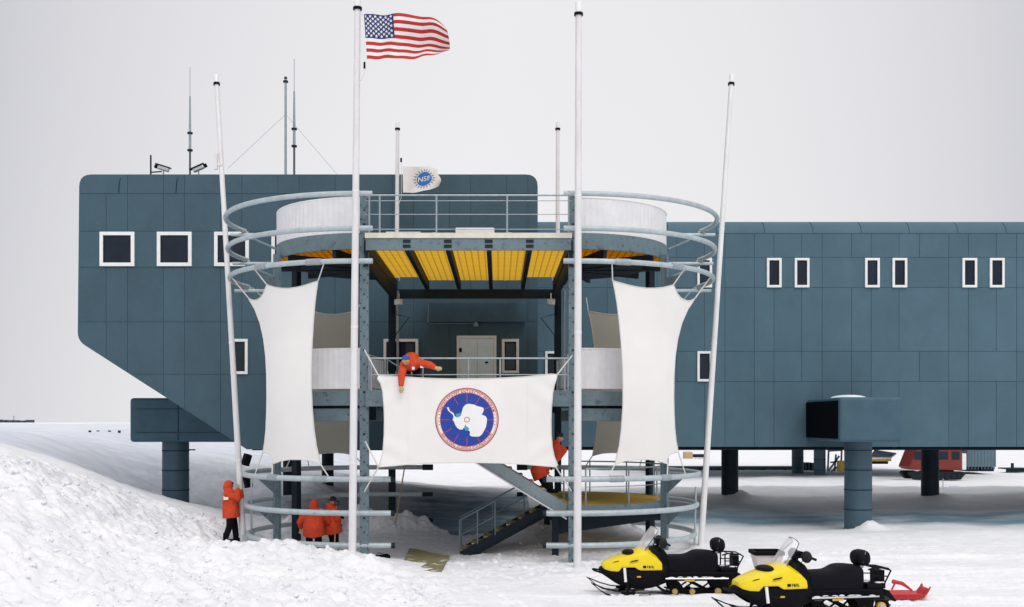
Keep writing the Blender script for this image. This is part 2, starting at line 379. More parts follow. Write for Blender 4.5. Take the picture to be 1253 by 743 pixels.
def snow_mat(name):
    m = bpy.data.materials.new(name); m.use_nodes = True; nt = m.node_tree; N = nt.nodes; L = nt.links; b = N['Principled BSDF']
    b.inputs['Roughness'].default_value = .65; b.inputs['Specular IOR Level'].default_value = .25
    tc = N.new('ShaderNodeTexCoord'); n1 = N.new('ShaderNodeTexNoise'); n1.inputs['Scale'].default_value = .45; n1.inputs['Detail'].default_value = 8; n1.inputs['Roughness'].default_value = .6
    L.new(tc.outputs['Object'], n1.inputs['Vector'])
    cr = N.new('ShaderNodeValToRGB'); cr.color_ramp.elements[0].position = .3; cr.color_ramp.elements[0].color = (.80, .82, .87, 1); cr.color_ramp.elements[1].position = .65; cr.color_ramp.elements[1].color = (.90, .90, .925, 1)
    L.new(n1.outputs['Fac'], cr.inputs[0]); col = cr.outputs[0]
    for an, c in (('bank_grey', (.61, .65, .745, 1)), ('ice', (.16, .27, .35, 1))):  # second colour is the shade painted under the building
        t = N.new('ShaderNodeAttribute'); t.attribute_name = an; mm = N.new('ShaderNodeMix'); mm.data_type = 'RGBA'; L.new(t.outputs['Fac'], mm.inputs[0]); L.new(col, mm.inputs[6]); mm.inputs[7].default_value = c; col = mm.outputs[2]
    L.new(col, b.inputs['Base Color'])
    n2 = N.new('ShaderNodeTexNoise'); n2.inputs['Scale'].default_value = 16; n2.inputs['Detail'].default_value = 7; n2.inputs['Roughness'].default_value = .7; L.new(tc.outputs['Object'], n2.inputs['Vector'])
    bp = N.new('ShaderNodeBump'); bp.inputs['Strength'].default_value = .7; bp.inputs['Distance'].default_value = .03; L.new(n2.outputs['Fac'], bp.inputs['Height']); L.new(bp.outputs['Normal'], b.inputs['Normal'])
    return m
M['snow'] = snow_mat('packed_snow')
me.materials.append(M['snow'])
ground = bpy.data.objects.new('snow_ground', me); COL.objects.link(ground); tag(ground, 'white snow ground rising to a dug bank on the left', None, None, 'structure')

# thrown lumps of snow on the bank
def lump_mesh():
    bm = bmesh.new(); bmesh.ops.create_icosphere(bm, subdivisions=2, radius=1)
    base = [v.co.copy() for v in bm.verts]; fs = [tuple(v.index for v in f.verts) for f in bm.faces]; bm.free()
    from mathutils import noise
    out = []
    for k in range(8):
        o = V((k * 7.3, 1.1 * k, 4)); out.append([b * (1 + .55 * noise.noise(b * 1.1 + o) + .25 * noise.noise(b * 2.7 + o)) for b in base])
    return out, fs
lv, lf = lump_mesh(); mb = MB(); rs = np.random.RandomState(11)
n = 9500; lx = rs.uniform(-14, 6, n); ly = rs.uniform(17, 38.2, n)
cl = fbm(lx * .7, ly * .7, 3); rg = rough(lx, ly); rg = np.maximum(rg, .22 * sstep((5.5 - lx) / 2) * (ly > 26) * (ly < 33) * sstep((lx + 1) / 1)); keep = (rg * (.30 + 1.1 * np.clip(cl, 0, 1)) > rs.rand(n) * .62)
lx, ly = lx[keep], ly[keep]; lz = height(lx, ly)
for k in range(len(lx)):
    s = .013 + .06 * rs.rand() ** 4
    a = rs.rand() * 6.28; c, d = math.cos(a), math.sin(a); b = lv[k % 8]
    sc = (s * rs.uniform(.8, 1.5), s * rs.uniform(.8, 1.3), s * rs.uniform(.6, .95))
    mb.add([(lx[k] + c * v.x * sc[0] - d * v.y * sc[1], ly[k] + d * v.x * sc[0] + c * v.y * sc[1], lz[k] + .15 * s + v.z * sc[2]) for v in b], lf)
o = obj('snow_lumps', mb, M['snow'], smooth=True, fix=False, angle=60); tag(o, 'loose lumps of shovelled snow lying all over the bank', 'snow lumps', None, 'stuff')

# ------------------------------------------------------------------ sky, sun, camera
ZEN = .75
SUN_EL, SUN_AZ = math.radians(51), math.radians(18)     # azimuth: to the right of straight behind the camera
w = bpy.data.worlds.new('World'); SC.world = w; w.use_nodes = True
nt = w.node_tree; N = nt.nodes; L = nt.links; bg = N['Background']
sky = N.new('ShaderNodeTexSky'); sky.sky_type = 'NISHITA'; sky.sun_disc = False
sky.sun_elevation = SUN_EL; sky.sun_rotation = PI - SUN_AZ; sky.air_density = 1; sky.dust_density = 3
tc = N.new('ShaderNodeTexCoord'); sp = N.new('ShaderNodeSeparateXYZ'); L.new(tc.outputs['Generated'], sp.inputs[0])
def mth(op, x, y=None):
    n = N.new('ShaderNodeMath'); n.operation = op
    for i, q in enumerate((x, y)):
        if q is None: continue
        if isinstance(q, (int, float)): n.inputs[i].default_value = q
        else: L.new(q, n.inputs[i])
    return n.outputs[0]
X, Z = sp.outputs['X'], mth('MAXIMUM', sp.outputs['Z'], 0)
ax = mth('MINIMUM', mth('ABSOLUTE', X), .46)
# lens-style falloff put into the sky: bright ahead, dimmer and cooler sideways, most left
f = mth('SUBTRACT', 1, mth('MULTIPLY', mth('POWER', ax, 3.2), 3.7))
zz = mth('MINIMUM', Z, .4); f = mth('ADD', f, mth('SUBTRACT', .022, mth('MULTIPLY', zz, .14)))
f = mth('SUBTRACT', f, mth('MULTIPLY', zz, mth('SUBTRACT', mth('MULTIPLY', ax, .45), mth('MULTIPLY', mth('MINIMUM', mth('MAXIMUM', X, -.5), .5), .2))))
f = mth('ADD', f, mth('MULTIPLY', mth('MULTIPLY', mth('MAXIMUM', mth('SUBTRACT', Z, .42), 0), 1.0), ZEN))
nz = N.new('ShaderNodeTexNoise'); nz.inputs['Scale'].default_value = 1.8; nz.inputs['Detail'].default_value = 5; L.new(tc.outputs['Generated'], nz.inputs['Vector'])
mr = N.new('ShaderNodeMapRange'); mr.inputs[1].default_value = .3; mr.inputs[2].default_value = .7; mr.inputs[3].default_value = .98; mr.inputs[4].default_value = 1.02; L.new(nz.outputs['Fac'], mr.inputs[0])
f = mth('MULTIPLY', f, mr.outputs[0])
cb = N.new('ShaderNodeCombineXYZ'); L.new(mth('MULTIPLY', f, 8.85), cb.inputs[0]); L.new(mth('MULTIPLY', mth('POWER', f, .97), 8.74), cb.inputs[1]); L.new(mth('MULTIPLY', mth('POWER', f, .82), 8.86), cb.inputs[2])
cloud_and_falloff = N.new('ShaderNodeMix'); cloud_and_falloff.data_type = 'RGBA'; cloud_and_falloff.inputs[0].default_value = .96; L.new(sky.outputs[0], cloud_and_falloff.inputs[6]); L.new(cb.outputs[0], cloud_and_falloff.inputs[7])
L.new(cloud_and_falloff.outputs[2], bg.inputs['Color']); bg.inputs['Strength'].default_value = .1
sun = bpy.data.lights.new('sun', 'SUN'); sun.energy = 1.25; sun.angle = math.radians(35); sun.color = (1, .965, .92)
so = bpy.data.objects.new('sun', sun); COL.objects.link(so)
d = V((-math.sin(SUN_AZ) * math.cos(SUN_EL), math.cos(SUN_AZ) * math.cos(SUN_EL), -math.sin(SUN_EL)))
so.rotation_euler = d.to_track_quat('-Z', 'Y').to_euler(); so.location = (12, -10, 30)
cd = bpy.data.cameras.new('camera'); co = bpy.data.objects.new('camera', cd); COL.objects.link(co); SC.camera = co
co.location = (0, 0, CZ); co.rotation_euler = (PI / 2, 0, 0)
cd.sensor_width = 36; cd.lens = F / 1253 * 36; cd.shift_x = (626.5 - HX) / 1253; cd.shift_y = (HY - 371.5) / 1253; cd.clip_end = 20000; cd.clip_start = .1
SC.view_settings.view_transform = 'Standard'; SC.view_settings.look = 'None'; SC.view_settings.exposure = 0
SC.render.engine = 'CYCLES'; SC.cycles.use_denoising = True; SC.cycles.max_bounces = 8; SC.cycles.transparent_max_bounces = 8
# ------------------------------------------------------------------ the station building
st = thing('research_station', 'long blue-grey elevated station building on round columns', 'building', (1.4, 44, 0))
YL, YR = 38.2, 44.3
def clip_poly(poly, lo, hi, ax):
    for s, lim in ((1, lo), (-1, hi)):
        out = []
        for a, b in zip(poly, poly[1:] + poly[:1]):
            da = s * (a[ax] - lim); db = s * (b[ax] - lim)
            if da >= 0: out.append(a)
            if da * db < 0:
                t = da / (da - db); out.append((a[0] + (b[0] - a[0]) * t, a[1] + (b[1] - a[1]) * t))
        poly = out
        if len(poly) < 3: return []
    return poly
def rounded(poly, rad, n=5):
    out = []
    for i, p in enumerate(poly):
        r = rad[i]; p = V(p); a = V(poly[i - 1]); b = V(poly[(i + 1) % len(poly)])
        if not r: out.append(tuple(p)); continue
        A = p + (a - p).normalized() * r; B = p + (b - p).normalized() * r
        for k in range(n + 1):
            t = k / n; out.append(tuple(A * (1 - t) ** 2 + p * 2 * t * (1 - t) + B * t * t))
    return out
def panels(name, poly, xsplit, zsplit, Y, gap=.016, skip=.16, seed=1, base=1):
    """sheets of cladding, each its own face with a slightly different tone, over a dark joint"""
    r = random.Random(seed); mb = MB(); tones = []
    for j in range(len(zsplit) - 1):
        cuts = [xsplit[0]]
        for x in xsplit[1:-1]:
            if r.random() > skip: cuts.append(x)
        cuts.append(xsplit[-1])
        for i in range(len(cuts) - 1):
            p = clip_poly(poly, cuts[i] + gap / 2, cuts[i + 1] - gap / 2, 0)
            if p: p = clip_poly(p, zsplit[j] + gap / 2, zsplit[j + 1] - gap / 2, 1)
            if p and len(p) > 2:
                mb.prism([(x, Y, z) for x, z in p], (0, .03, 0)); tones += [base * r.uniform(.94, 1.06)] * (len(p) + 2)
    o = obj(name, mb, M['clad'], st)
    at = o.data.attributes.new('tone', 'FLOAT', 'FACE'); at.data.foreach_set('value', tones)
    return o
# --- near wing (left, with the chamfered lower corner)
sL = YL / F
def wl(px, y): return ((px - HX) * sL, CZ - (y - HY) * sL)
prof = [wl(97, 213.5), wl(658, 213.5), wl(658, 550), wl(302, 550), wl(95, 417)]
profr = rounded(prof, [.42, .42, 0, 0, .3])
xsL = [wl(90, 0)[0]] + [wl(p, 0)[0] for k in range(8) for p in (130 + 70 * k, 156 + 70 * k)] + [wl(665, 0)[0]]
xsL = [x for x in xsL if x < wl(662, 0)[0]] + [wl(668, 0)[0]]
zsL = [wl(0, y)[1] for y in (555, 458, 394, 327, 283, 237, 205)]
mb = MB(); mb.prism([(x, YL + .025, z) for x, z in profr], (0, 9, 0)); mb.box2((-8.6, YL + 9.03, wl(0, 550)[1]), (wl(657, 0)[0], YL + 24, wl(0, 214)[1])); obj('wing_core', mb, M['clad2'], st)
panels('wing_cladding', profr, xsL, zsL, YL, seed=3, base=.76)
# curved lap strips of the rolled roof edge
mb = MB()
for px in (146, 216):
    x = wl(px, 0)[0]; mb.tube([(x + .16, YL + .3, wl(0, 212.8)[1]), (x + .06, YL + .02, wl(0, 215)[1]), (x, YL - .008, wl(0, 224)[1]), (x - .02, YL - .005, wl(0, 236)[1])], .018, 6)
obj('roof_lap', mb, M['seam'], st, True)
# --- main wing (right, further back)
sR = YR / F
def wr(px, y): return ((px - HX) * sR, CZ - (y - HY) * sR)
x0, x1 = wr(640, 0)[0], 34
zb, zt, zr = wr(0, 547)[1], wr(0, 268)[1], wr(0, 286)[1]
yz = [(YR + .025, zb), (YR + .025, zr)] + [(YR + .025 + .95 * (1 - math.cos(a)), zr + (zt - zr) * math.sin(a)) for a in np.linspace(.15, PI / 2, 7)] + [(YR + 7.2, zt), (YR + 7.2, zb)]
mb = MB(); mb.prism([(x0, y, z) for y, z in yz], (x1 - x0, 0, 0)); obj('main_core', mb, M['clad2'], st)
xsR = sorted([wr(px + 119 * k, 0)[0] for k in range(-3, 10) for px in (923, 947, 981, 1006)])
xsR = [x0] + [x for x in xsR if x0 + .2 < x < x1 - .3] + [x1]
zsR = [wr(0, y)[1] for y in (547, 467, 430, 352, 315, 286)]
panels('main_cladding', [(x0, zb), (x1, zb), (x1, zr), (x0, zr)], xsR, zsR, YR, seed=5, skip=.12)
mb = MB(); tones = []; rr = random.Random(9); x = x0
while x < x1 - .1:
    xe = min(x + 1.94, x1); A = list(np.linspace(0, PI / 2, 8))
    vs = []; fs = []
    for k, a in enumerate(A):
        y = YR + .96 * (1 - math.cos(a)); z = zr + .012 + (zt - zr + .02) * math.sin(a)
        vs += [(x + .012, y, z), (xe - .012, y, z)]
    for k in range(len(A) - 1): fs.append((2 * k, 2 * k + 1, 2 * k + 3, 2 * k + 2))
    vs += [(x + .012, YR + 4, zt + .033), (xe - .012, YR + 4, zt + .033)]; fs.append((2 * len(A) - 2, 2 * len(A) - 1, 2 * len(A) + 1, 2 * len(A)))
    mb.add(vs, fs); tones += [rr.uniform(.96, 1.04)] * len(fs); x = xe
o = obj('roof_roll', mb, M['clad'], st, True); at = o.data.attributes.new('tone', 'FLOAT', 'FACE'); at.data.foreach_set('value', tones)
mb = MB(); mb.tube([(x0, YR + .3, zb - .09), (x1, YR + .3, zb - .09)], .045, 8)
for k in range(12): mb.box((x0 + 1.5 + k * 2.7, YR + .3, zb - .03), (.12, .1, .07))
obj('underside_pipe', mb, M['dark'], st)
mb = MB(); mb.box2((-8.55, YL + .06, wl(0, 550)[1] - .035), (wl(657, 0)[0], YL + 23.9, wl(0, 550)[1] - .004)); mb.box2((wl(657, 0)[0] + .05, YR + .35 , zb - .05), (x1 - .1, YR + 7.1, zb - .004)); obj('underside_added_sheets', mb, M['dark'], st)  # unseen dark sheets added below both wings to cut bounced light
# --- windows
def window(Y, s, x0p, y0p, x1p, y1p, fr=4.3, label=None):
    xa, xb = (x0p - HX) * s, (x1p - HX) * s; za, zb_ = CZ - (y1p - HY) * s, CZ - (y0p - HY) * s; t = fr * s
    mb = MB(); D = .085; yc = Y - .03
    for a, b, c, d in ((xa, xb, zb_ - t, zb_), (xa, xb, za, za + t), (xa, xa + t, za + t, zb_ - t), (xb - t, xb, za + t, zb_ - t)):
        mb.box(((a + b) / 2, yc, (c + d) / 2), (b - a, D, d - c))
    f = obj('window', mb, M['white'], st, bevel=.008, label=label)
    mb = MB(); mb.box(((xa + xb) / 2, Y - .012, (za + zb_) / 2), (xb - xa - 2 * t - .002, .03, zb_ - za - 2 * t - .002)); obj('pane', mb, M['pane'], f)
    mb = MB(); g = .045
    for a, b, c, d in ((xa + t, xb - t, zb_ - t - g, zb_ - t), (xa + t, xb - t, za + t, za + t + g), (xa + t, xa + t + g, za + t + g, zb_ - t - g), (xb - t - g, xb - t, za + t + g, zb_ - t - g)):
        mb.box(((a + b) / 2, Y - .03, (c + d) / 2), (b - a - .002, .035, d - c - .002))
    obj('gasket', mb, M['dark'], f)
for k in range(6): window(YL, sL, 122.5 + 70 * k, 284, 165 + 70 * k, 326)
for a, b, c, d in ((282.5, 415, 303.5, 458), (469.5, 415, 512, 458), (614, 415, 635, 457)): window(YL, sL, a, b, c, d, 3.4)
for px in (853, 938, 972, 1058, 1091.5, 1177, 1210.5, 1296, 1330): window(YR, sR, px, 316, px + 18, 352, 2.9)
for px in (667, 853): window(YR, sR, px, 430, px + 18, 467, 2.9)
# --- freezer-type entrance door
xa, xb = wl(559, 0)[0], wl(607.5, 0)[0]; zt_ = wl(0, 411)[1]; z0 = 4.52
mb = MB(); t = .1
mb.box(((xa + xb) / 2, YL - .04, zt_ - t / 2), (xb - xa, .12, t))
for a in (xa + t / 2, xb - t / 2): mb.box((a, YL - .04, (z0 + zt_ - t) / 2), (t, .12, zt_ - t - z0))
dr = obj('door', mb, M['white'], st, bevel=.01)
mb = MB(); mb.box(((xa + xb) / 2, YL - .05, (z0 + zt_ - t) / 2), (xb - xa - 2 * t - .01, .1, zt_ - t - z0 - .01))
lf_ = obj('door_leaf', mb, M['door'], dr, bevel=.01)
mb = MB(); mb.box(((xa + xb) / 2 + .02, YL - .103, (z0 + zt_) / 2 - .05), (.014, .006, zt_ - z0 - .3)); obj('leaf_joint', mb, M['rail'], dr)
mb = MB()
for z in (zt_ - .5, z0 + .5): mb.box((xa + .13, YL - .115, z), (.09, .04, .14))
obj('hinge', mb, M['black'], dr)
mb = MB(); mb.box((xb - .28, YL - .13, z0 + .52), (.2, .05, .05)); mb.box((xb - .34, YL - .12, z0 + 1.25), (.1, .04, .06)); obj('handle', mb, M['black'], dr)
# --- shallow duct hood and conduit over the door
a = wl(525, 371); b = wl(643, 395)
mb = MB(); mb.box2((a[0], YL - .28, b[1]), (b[0], YL - .003, a[1])); obj('duct_hood', mb, M['clad2'], st, bevel=.02)
mb = MB(); z = wl(0, 394.5)[1] - .03; mb.tube([(wl(525, 0)[0], YL - .06, wl(0, 372)[1]), (wl(525, 0)[0] - .04, YL - .06, z + .05), (wl(528, 0)[0], YL - .06, z - .02), (wl(582, 0)[0], YL - .06, z - .02)], .022, 8)
cdt = obj('conduit', mb, M['rail'], st, True)
mb = MB(); c = wl(582.5, 397); mb.cyl((c[0], YL - .12, c[1] + .08), (c[0], YL - .12, c[1] - .08), .07, .1); obj('wall_lamp', mb, M['rail'], cdt, True)
# --- beam boxes and columns
def beam_box(lo, hi, name='beam_box'):
    mb = MB(); mb.box2(lo, hi); o = obj(name, mb, M['clad2'], st, bevel=.12); o.modifiers[0].segments = 4; return o
bb = beam_box(((158.5 - HX) * 41 / F, 41, 2.97), (-8.2, 43.2, 4.61))
mb = MB(); mb.box(((218 - HX) * 41 / F, 40.992, 3.79), (.03, .012, 1.5)); mb.box((-11.0, 40.993, 3.33), (4.9, .01, .02)); mb.box((-11.0, 40.993, 4.2), (4.9, .01, .02)); obj('panel_joint', mb, M['seam'], bb)
YB = 40.0
xl, xr = (1027 - HX) * YB / F, (1105 - HX) * YB / F
bb = beam_box((xl, YB, 2.99), (xr, YR - .01, 4.62))
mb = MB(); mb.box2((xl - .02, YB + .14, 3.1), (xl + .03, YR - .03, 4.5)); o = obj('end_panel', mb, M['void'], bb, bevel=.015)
mb = MB(); mb.sphere((xl + .7, YB + 1.2, 4.6), 1, (.62, 1.0, .13), 16, 8); o = obj('settled_snow', mb, M['snowcap'], bb, True)
def column(px, Y, r, zt, zb, ms='column'):
    x = (px - HX) * Y / F; mb = MB(); n = 28
    mb.cyl((x, Y, zb - .4), (x, Y, zt), r, n=n); c = obj('support_column', mb, M[ms], st, True)
    mb = MB(); z = zt - .35
    while z > zb: mb.cyl((x, Y, z - .02), (x, Y, z + .02), r + .012, n=n); z -= .75
    if r > .4: obj('seam_band', mb, M['seam'], c, True)
    return c
column(1050, 42, .51, 3.0, -.4); column(215, 42.1, .5, 2.98, 0)
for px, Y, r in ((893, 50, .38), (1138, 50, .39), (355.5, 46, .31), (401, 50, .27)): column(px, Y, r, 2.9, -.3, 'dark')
for px, Y, r in ((976, 84, .44), (1003, 80, .42)): column(px, Y, r, 3.6, -.5)
mb = MB(); mb.box2((wr(960, 0)[0], 76, 2.72), (34, 92, 9)); obj('rear_pod', mb, M['clad2'], st)
# step iron on the left column
mb = MB(); mb.beam(P(231, 550.5, 41.7), P(239, 550.5, 41.7), .05, .05); obj('step_iron', mb, M['dark'], st)

# ------------------------------------------------------------------ roof equipment
zr_ = wl(0, 213.5)[1]
def mast(name, label, px, ytop, secs, r=.035, Y=40.0, collars=(), group='antenna masts on the wing roof', ball=False):
    x = (px - HX) * Y / F; z = lambda y: CZ - (y - HY) * Y / F
    t = thing(name, label, 'antenna', (x, Y, zr_), group)
    mb = MB(); mb.cyl((x, Y, zr_ - .02), (x, Y, z(secs[0])), r * 1.0, r * 1.0, 8); obj('mast', mb, M['mast'], t, True)
    mb = MB()
    for a, b, q0, q1 in zip(secs[:-1], secs[1:], (1.3, 1.2, .3, .3), (1.2, .8, .3, .3)): mb.cyl((x, Y, z(a)), (x, Y, z(b)), r * q0, r * q1, 8)
    if len(secs) > 1: obj('radiator', mb, M['rail'], t, True)
    mb = MB()
    for y in collars: mb.cyl((x, Y, z(y) - .03), (x, Y, z(y) + .03), r * 2.6, n=10)
    if collars: obj('collar', mb, M['dark'], t, True)
    if ball:
        mb = MB(); mb.sphere((x, Y, z(ytop) - .02), .06, n=8, k=6); obj('tip', mb, M['dark'], t, True)
    return x, Y, z, t
mast('whip_antenna', 'thin whip antenna with two dark collars left of the leaning pole', 232.5, 80, (184, 163, 118, 82), .038, collars=(184, 163))
x, Y, z, t = mast('slim_mast', 'taller slim roof mast with dark tip and two guy wires', 349.5, 95, (214, 95), .036, collars=(100,), ball=True)
mb = MB(); mb.tube([(x, Y, z(140)), P(279, 206, 40.6)], .006, 5); obj('guy_wire', mb, M['rail'], t)
mb = MB(); mb.tube([(x, Y, z(140)), P(412, 213, 41.5)], .006, 5); obj('guy_wire', mb, M['rail'], t)
mast('whip_antenna', 'whip antenna with two collars standing beside the taller slim mast', 360, 82, (180, 158, 112, 72), .04, Y=40.3, collars=(179, 158))
def camera_unit(label, px, y, sx, arm):
    t = thing('roof_camera', label, 'camera', P(px, 213.5, 39.6), 'cameras on the wing roof')
    c = P(px, y, 39.6)
    R = Matrix.Rotation(sx, 3, 'Y')
    mb = MB(); mb.box(c, (.42, .16, .14), R); obj('housing', mb, M['silver'], t, bevel=.03)
    mb = MB(); mb.box(c + R @ V((-.03, 0, .09)), (.56, .2, .03), R); obj('sun_shield', mb, M['dark'], t)
    mb = MB(); mb.cyl(c + R @ V((.22 if sx < 0 else -.22, 0, 0)), c + R @ V((.32 if sx < 0 else -.32, 0, 0)), .07); obj('lens', mb, M['black'], t)
    mb = MB(); mb.tube([c, c + V((0, 0, -.12)), V((c.x, c.y, zr_ - .02))], .025, 8); obj('bracket', mb, M['rail'], t)
    return t
t = camera_unit('roof camera on a short dark post at the left end of the roof', 200, 206.5, .3, True)
mb = MB(); a = P(184.5, 190, 39.6); mb.cyl((a.x, a.y, zr_ - .02), a, .03); mb.beam(P(184.5, 211, 39.6), P(198, 210, 39.6), .04, .04); obj('post', mb, M['dark'], t)
camera_unit('roof camera tilted up to the right beside the whip antenna', 243, 206.5, -.42, False)
# ------------------------------------------------------------------ entrance structure
XC = -.79; UC = 2.82; YC = 33.0; RR = 4.38; ZU, ZLD, ZG = 8.56, 4.52, 1.44
ent = thing('entrance_tower', 'open steel entrance tower with two decks, ring rails and stairs before the station door', 'entrance tower', (XC, YC, 0))
def W(u, Y, z): return V((XC + u, Y, z))
def arc(side, r, a0, a1, z, n=28):
    """a measured from straight at the viewer, growing outward"""
    return [W(side * (UC + r * math.sin(a)), YC - r * math.cos(a), z) for a in np.linspace(a0, a1, n)]
UPZ = (9.63, 8.74, 7.90); LOZ = (2.2, 1.30, .44)
def RZ(z): return 3.75 + .07 * z
for s in (-1, 1):
    for z in UPZ:
        RR = RZ(z)
        pts = [W(s * 2.48, YC - RR, z)] + arc(s, RR, 0, math.radians(106), z, 34)
        mb = MB(); mb.tube(pts, .07, 12); o = obj('ring_tube', mb, M['tube'], ent, True)
        e = pts[-1]; a = W(s * (UC + RR + .24), 34.1, z - .13); b = W(s * 5.95, 34.1, z - .13)
        mb = MB(); mb.tube([a, b], .05, 10); mb.box(e + V((0, 0, -.06)), (.2, .14, .1)); obj('strut', mb, M['tube'], o, True)
        if z > 8:
            mb = MB(); mb.tube([W(s * 7.05, 34.12, z - .15), W(s * 6.0, 33.9, z - .62)], .04, 8); obj('knee_brace', mb, M['beam'], o, True)
        if z < 8:
            mb = MB()
            for a in (16.5, 40): 
                q = arc(s, RR, math.radians(a) - .05, math.radians(a) + .05, z, 3); mb.tube(q, .088, 12)
            obj('clamp', mb, M['rail'], o, True)
    for z in LOZ:
        RR = RZ(z)
        full = [W(s * 2.05, YC - RR, z)] + arc(s, RR, 0, PI, z, 60) + [W(s * 1.75, YC + RR, z)]
        mb = MB(); mb.tube(full, .076, 12); o = obj('ring_tube', mb, M['tube'], ent, True)
        mb = MB(); mb.cyl(full[0] - V((s * .0, 0, 0)), full[0] - V((s * .09, 0, 0)), .08); mb.cyl(full[-1], full[-1] - V((s * .35, 0, 0)), .10 if z > 2 else .075); obj('end_cap', mb, M['dark'], o, True)
        if z > 2:
            mb = MB()
            for a in (16.5, 40):
                q = arc(s, RR, math.radians(a) - .05, math.radians(a) + .05, z, 3); mb.tube(q, .09, 12)
            obj('clamp', mb, M['rail'], o, True)
    # outer tower column with haunches to the rings
    c = W(s * 5.53, 31.5, 0)
    mb = MB()
    R = Matrix.Rotation(s * math.radians(-28), 3, 'Z')
    for q in (-.085, .085): mb.box(c + R @ V((q, 0, 4.0)), (.022, .15, 9.0), R)
    mb.box(c + V((0, 0, 4.0)), (.15, .02, 9.0), R)
    col = obj('tower_column', mb, M['beam'], ent)
    dirv = V((s * .62, -.78, 0)).normalized()
    for z in LOZ[:2] + (UPZ[2],):
        k = c + dirv * .11; mb = MB(); n = dirv.cross(V((0, 0, 1)))
        mb.prism([k + V((0, 0, z - .05)) - n * .012, k + dirv * .62 + V((0, 0, z - .05)) - n * .012, k + V((0, 0, z - .52)) - n * .012], n * .024); obj('haunch', mb, M['beam'], col)
    cb = W(s * 5.53, 34.5, 0); mb = MB()
    mb.box(cb + V((0, 0, 4.0)), (.2, .22, 9.0), R.inverted()); obj('tower_column', mb, M['dark'], ent)
    # front built-up column with batten plates
    c = W(s * 2.76, 29.22, 0); mb = MB()
    for q in (-.09, .09): mb.box(c + V((q, 0, 4.75)), (.055, .14, 10.1))
    mb.box(c + V((0, -.055, 4.75)), (.13, .012, 10.1))
    fc = obj('front_column', mb, M['beam'], ent)
    mb = MB(); mb.box(c + V((0, .05, 4.75)), (.12, .01, 10)); obj('inner_web', mb, M['dark'], fc)
    mb = MB()
    for k in range(27):
        for q in (-.09, .09): mb.cyl(c + V((q, -.069, -.1 + k * .37 + (.08 if q > 0 else -.08))), c + V((q, -.078, -.1 + k * .37 + (.08 if q > 0 else -.08))), .017, n=6)
    for k in range(27): mb.box(c + V((0, -.066, .06 + k * .37)), (.03 if k % 3 else .06, .008, .05))
    obj('bolts', mb, M['dark'], fc)
    # rear column
    c = W(s * 2.78, 37, 0); mb = MB()
    for q in (-.11, .11): mb.box(c + V((0, q, 3.85)), (.22, .025, 8.7))
    mb.box(c + V((0, 0, 3.85)), (.03, .2, 8.7)); obj('rear_column', mb, M['dark'], ent)
    mb = MB(); mb.tube([c + V((.2, -.14, 4.6)), c + V((.2, -.14, 8.1))], .045, 8); obj('downpipe', mb, M['rail'], ent, True)

for s in (-1, 1):
    c = W(s * 2.55, 36.85, 7.72); mb = MB(); mb.box(c, (.24, .14, .18), Matrix.Rotation(s * .4, 3, 'Z')); mb.tube([c + V((0, 0, .08)), c + V((0, .1, .3))], .025, 6); obj('floodlight', mb, M['white'], ent)
    mb = MB(); mb.tube([W(s * 2.62, 36.8, 7.3), W(s * 2.2, 36.85, 7.2), W(s * 2.66, 36.8, 6.6), W(s * 2.66, 36.8, 4.6)], .014, 5); obj('cable', mb, M['black'], ent, True)
def deck_outline(s, r, n=26, u0=UC):
    return [W(s * u0, YC - r, 0)] + arc(s, r, 0, PI, 0, n)[1:-1] + [W(s * u0, YC + r, 0)]
def rim(s, r, z0, z1, name, m, a0=0, a1=PI, t=.06, n=34):
    mb = MB(); A = arc(s, r, a0, a1, z0, n); B = arc(s, r - t, a0, a1, z0, n)
    h = V((0, 0, z1 - z0)); vs = []
    for a, b in zip(A, B): vs += [a, a + h, b + h, b]
    fs = []
    for i in range(n - 1):
        for k in range(4): fs.append((4 * i + k, 4 * i + (k + 1) % 4, 4 * i + 4 + (k + 1) % 4, 4 * i + 4 + k))
    fs += [(0, 1, 2, 3), (4 * n - 4, 4 * n - 3, 4 * n - 2, 4 * n - 1)]
    mb.add(vs, fs); return obj(name, mb, m, ent, True)
def parapet(s, r, z0, z1, name='parapet', pitch=.085):
    """standing sheet with vertical ribs around the drum"""
    n = int(PI * r / pitch * 2); mb = MB(); vs = []
    for i in range(n + 1):
        a = PI * i / n; k = i % 4
        rr_ = r + (.009 if k in (0, 1) else 0)
        p = W(s * (UC + rr_ * math.sin(a)), YC - rr_ * math.cos(a), z0); vs += [p, p + V((0, 0, z1 - z0))]
    mb.add(vs, [(2 * i, 2 * i + 2, 2 * i + 3, 2 * i + 1) for i in range(n)])
    o = obj(name, mb, M['corr'], ent, fix=False)
    sd = o.modifiers.new('t', 'SOLIDIFY'); sd.thickness = .012
    mb = MB(); mb.tube(arc(s, r + .008, 0, PI, z1 + .01, 40), .022, 8); obj('coping', mb, M['white'], o, True)
    return o
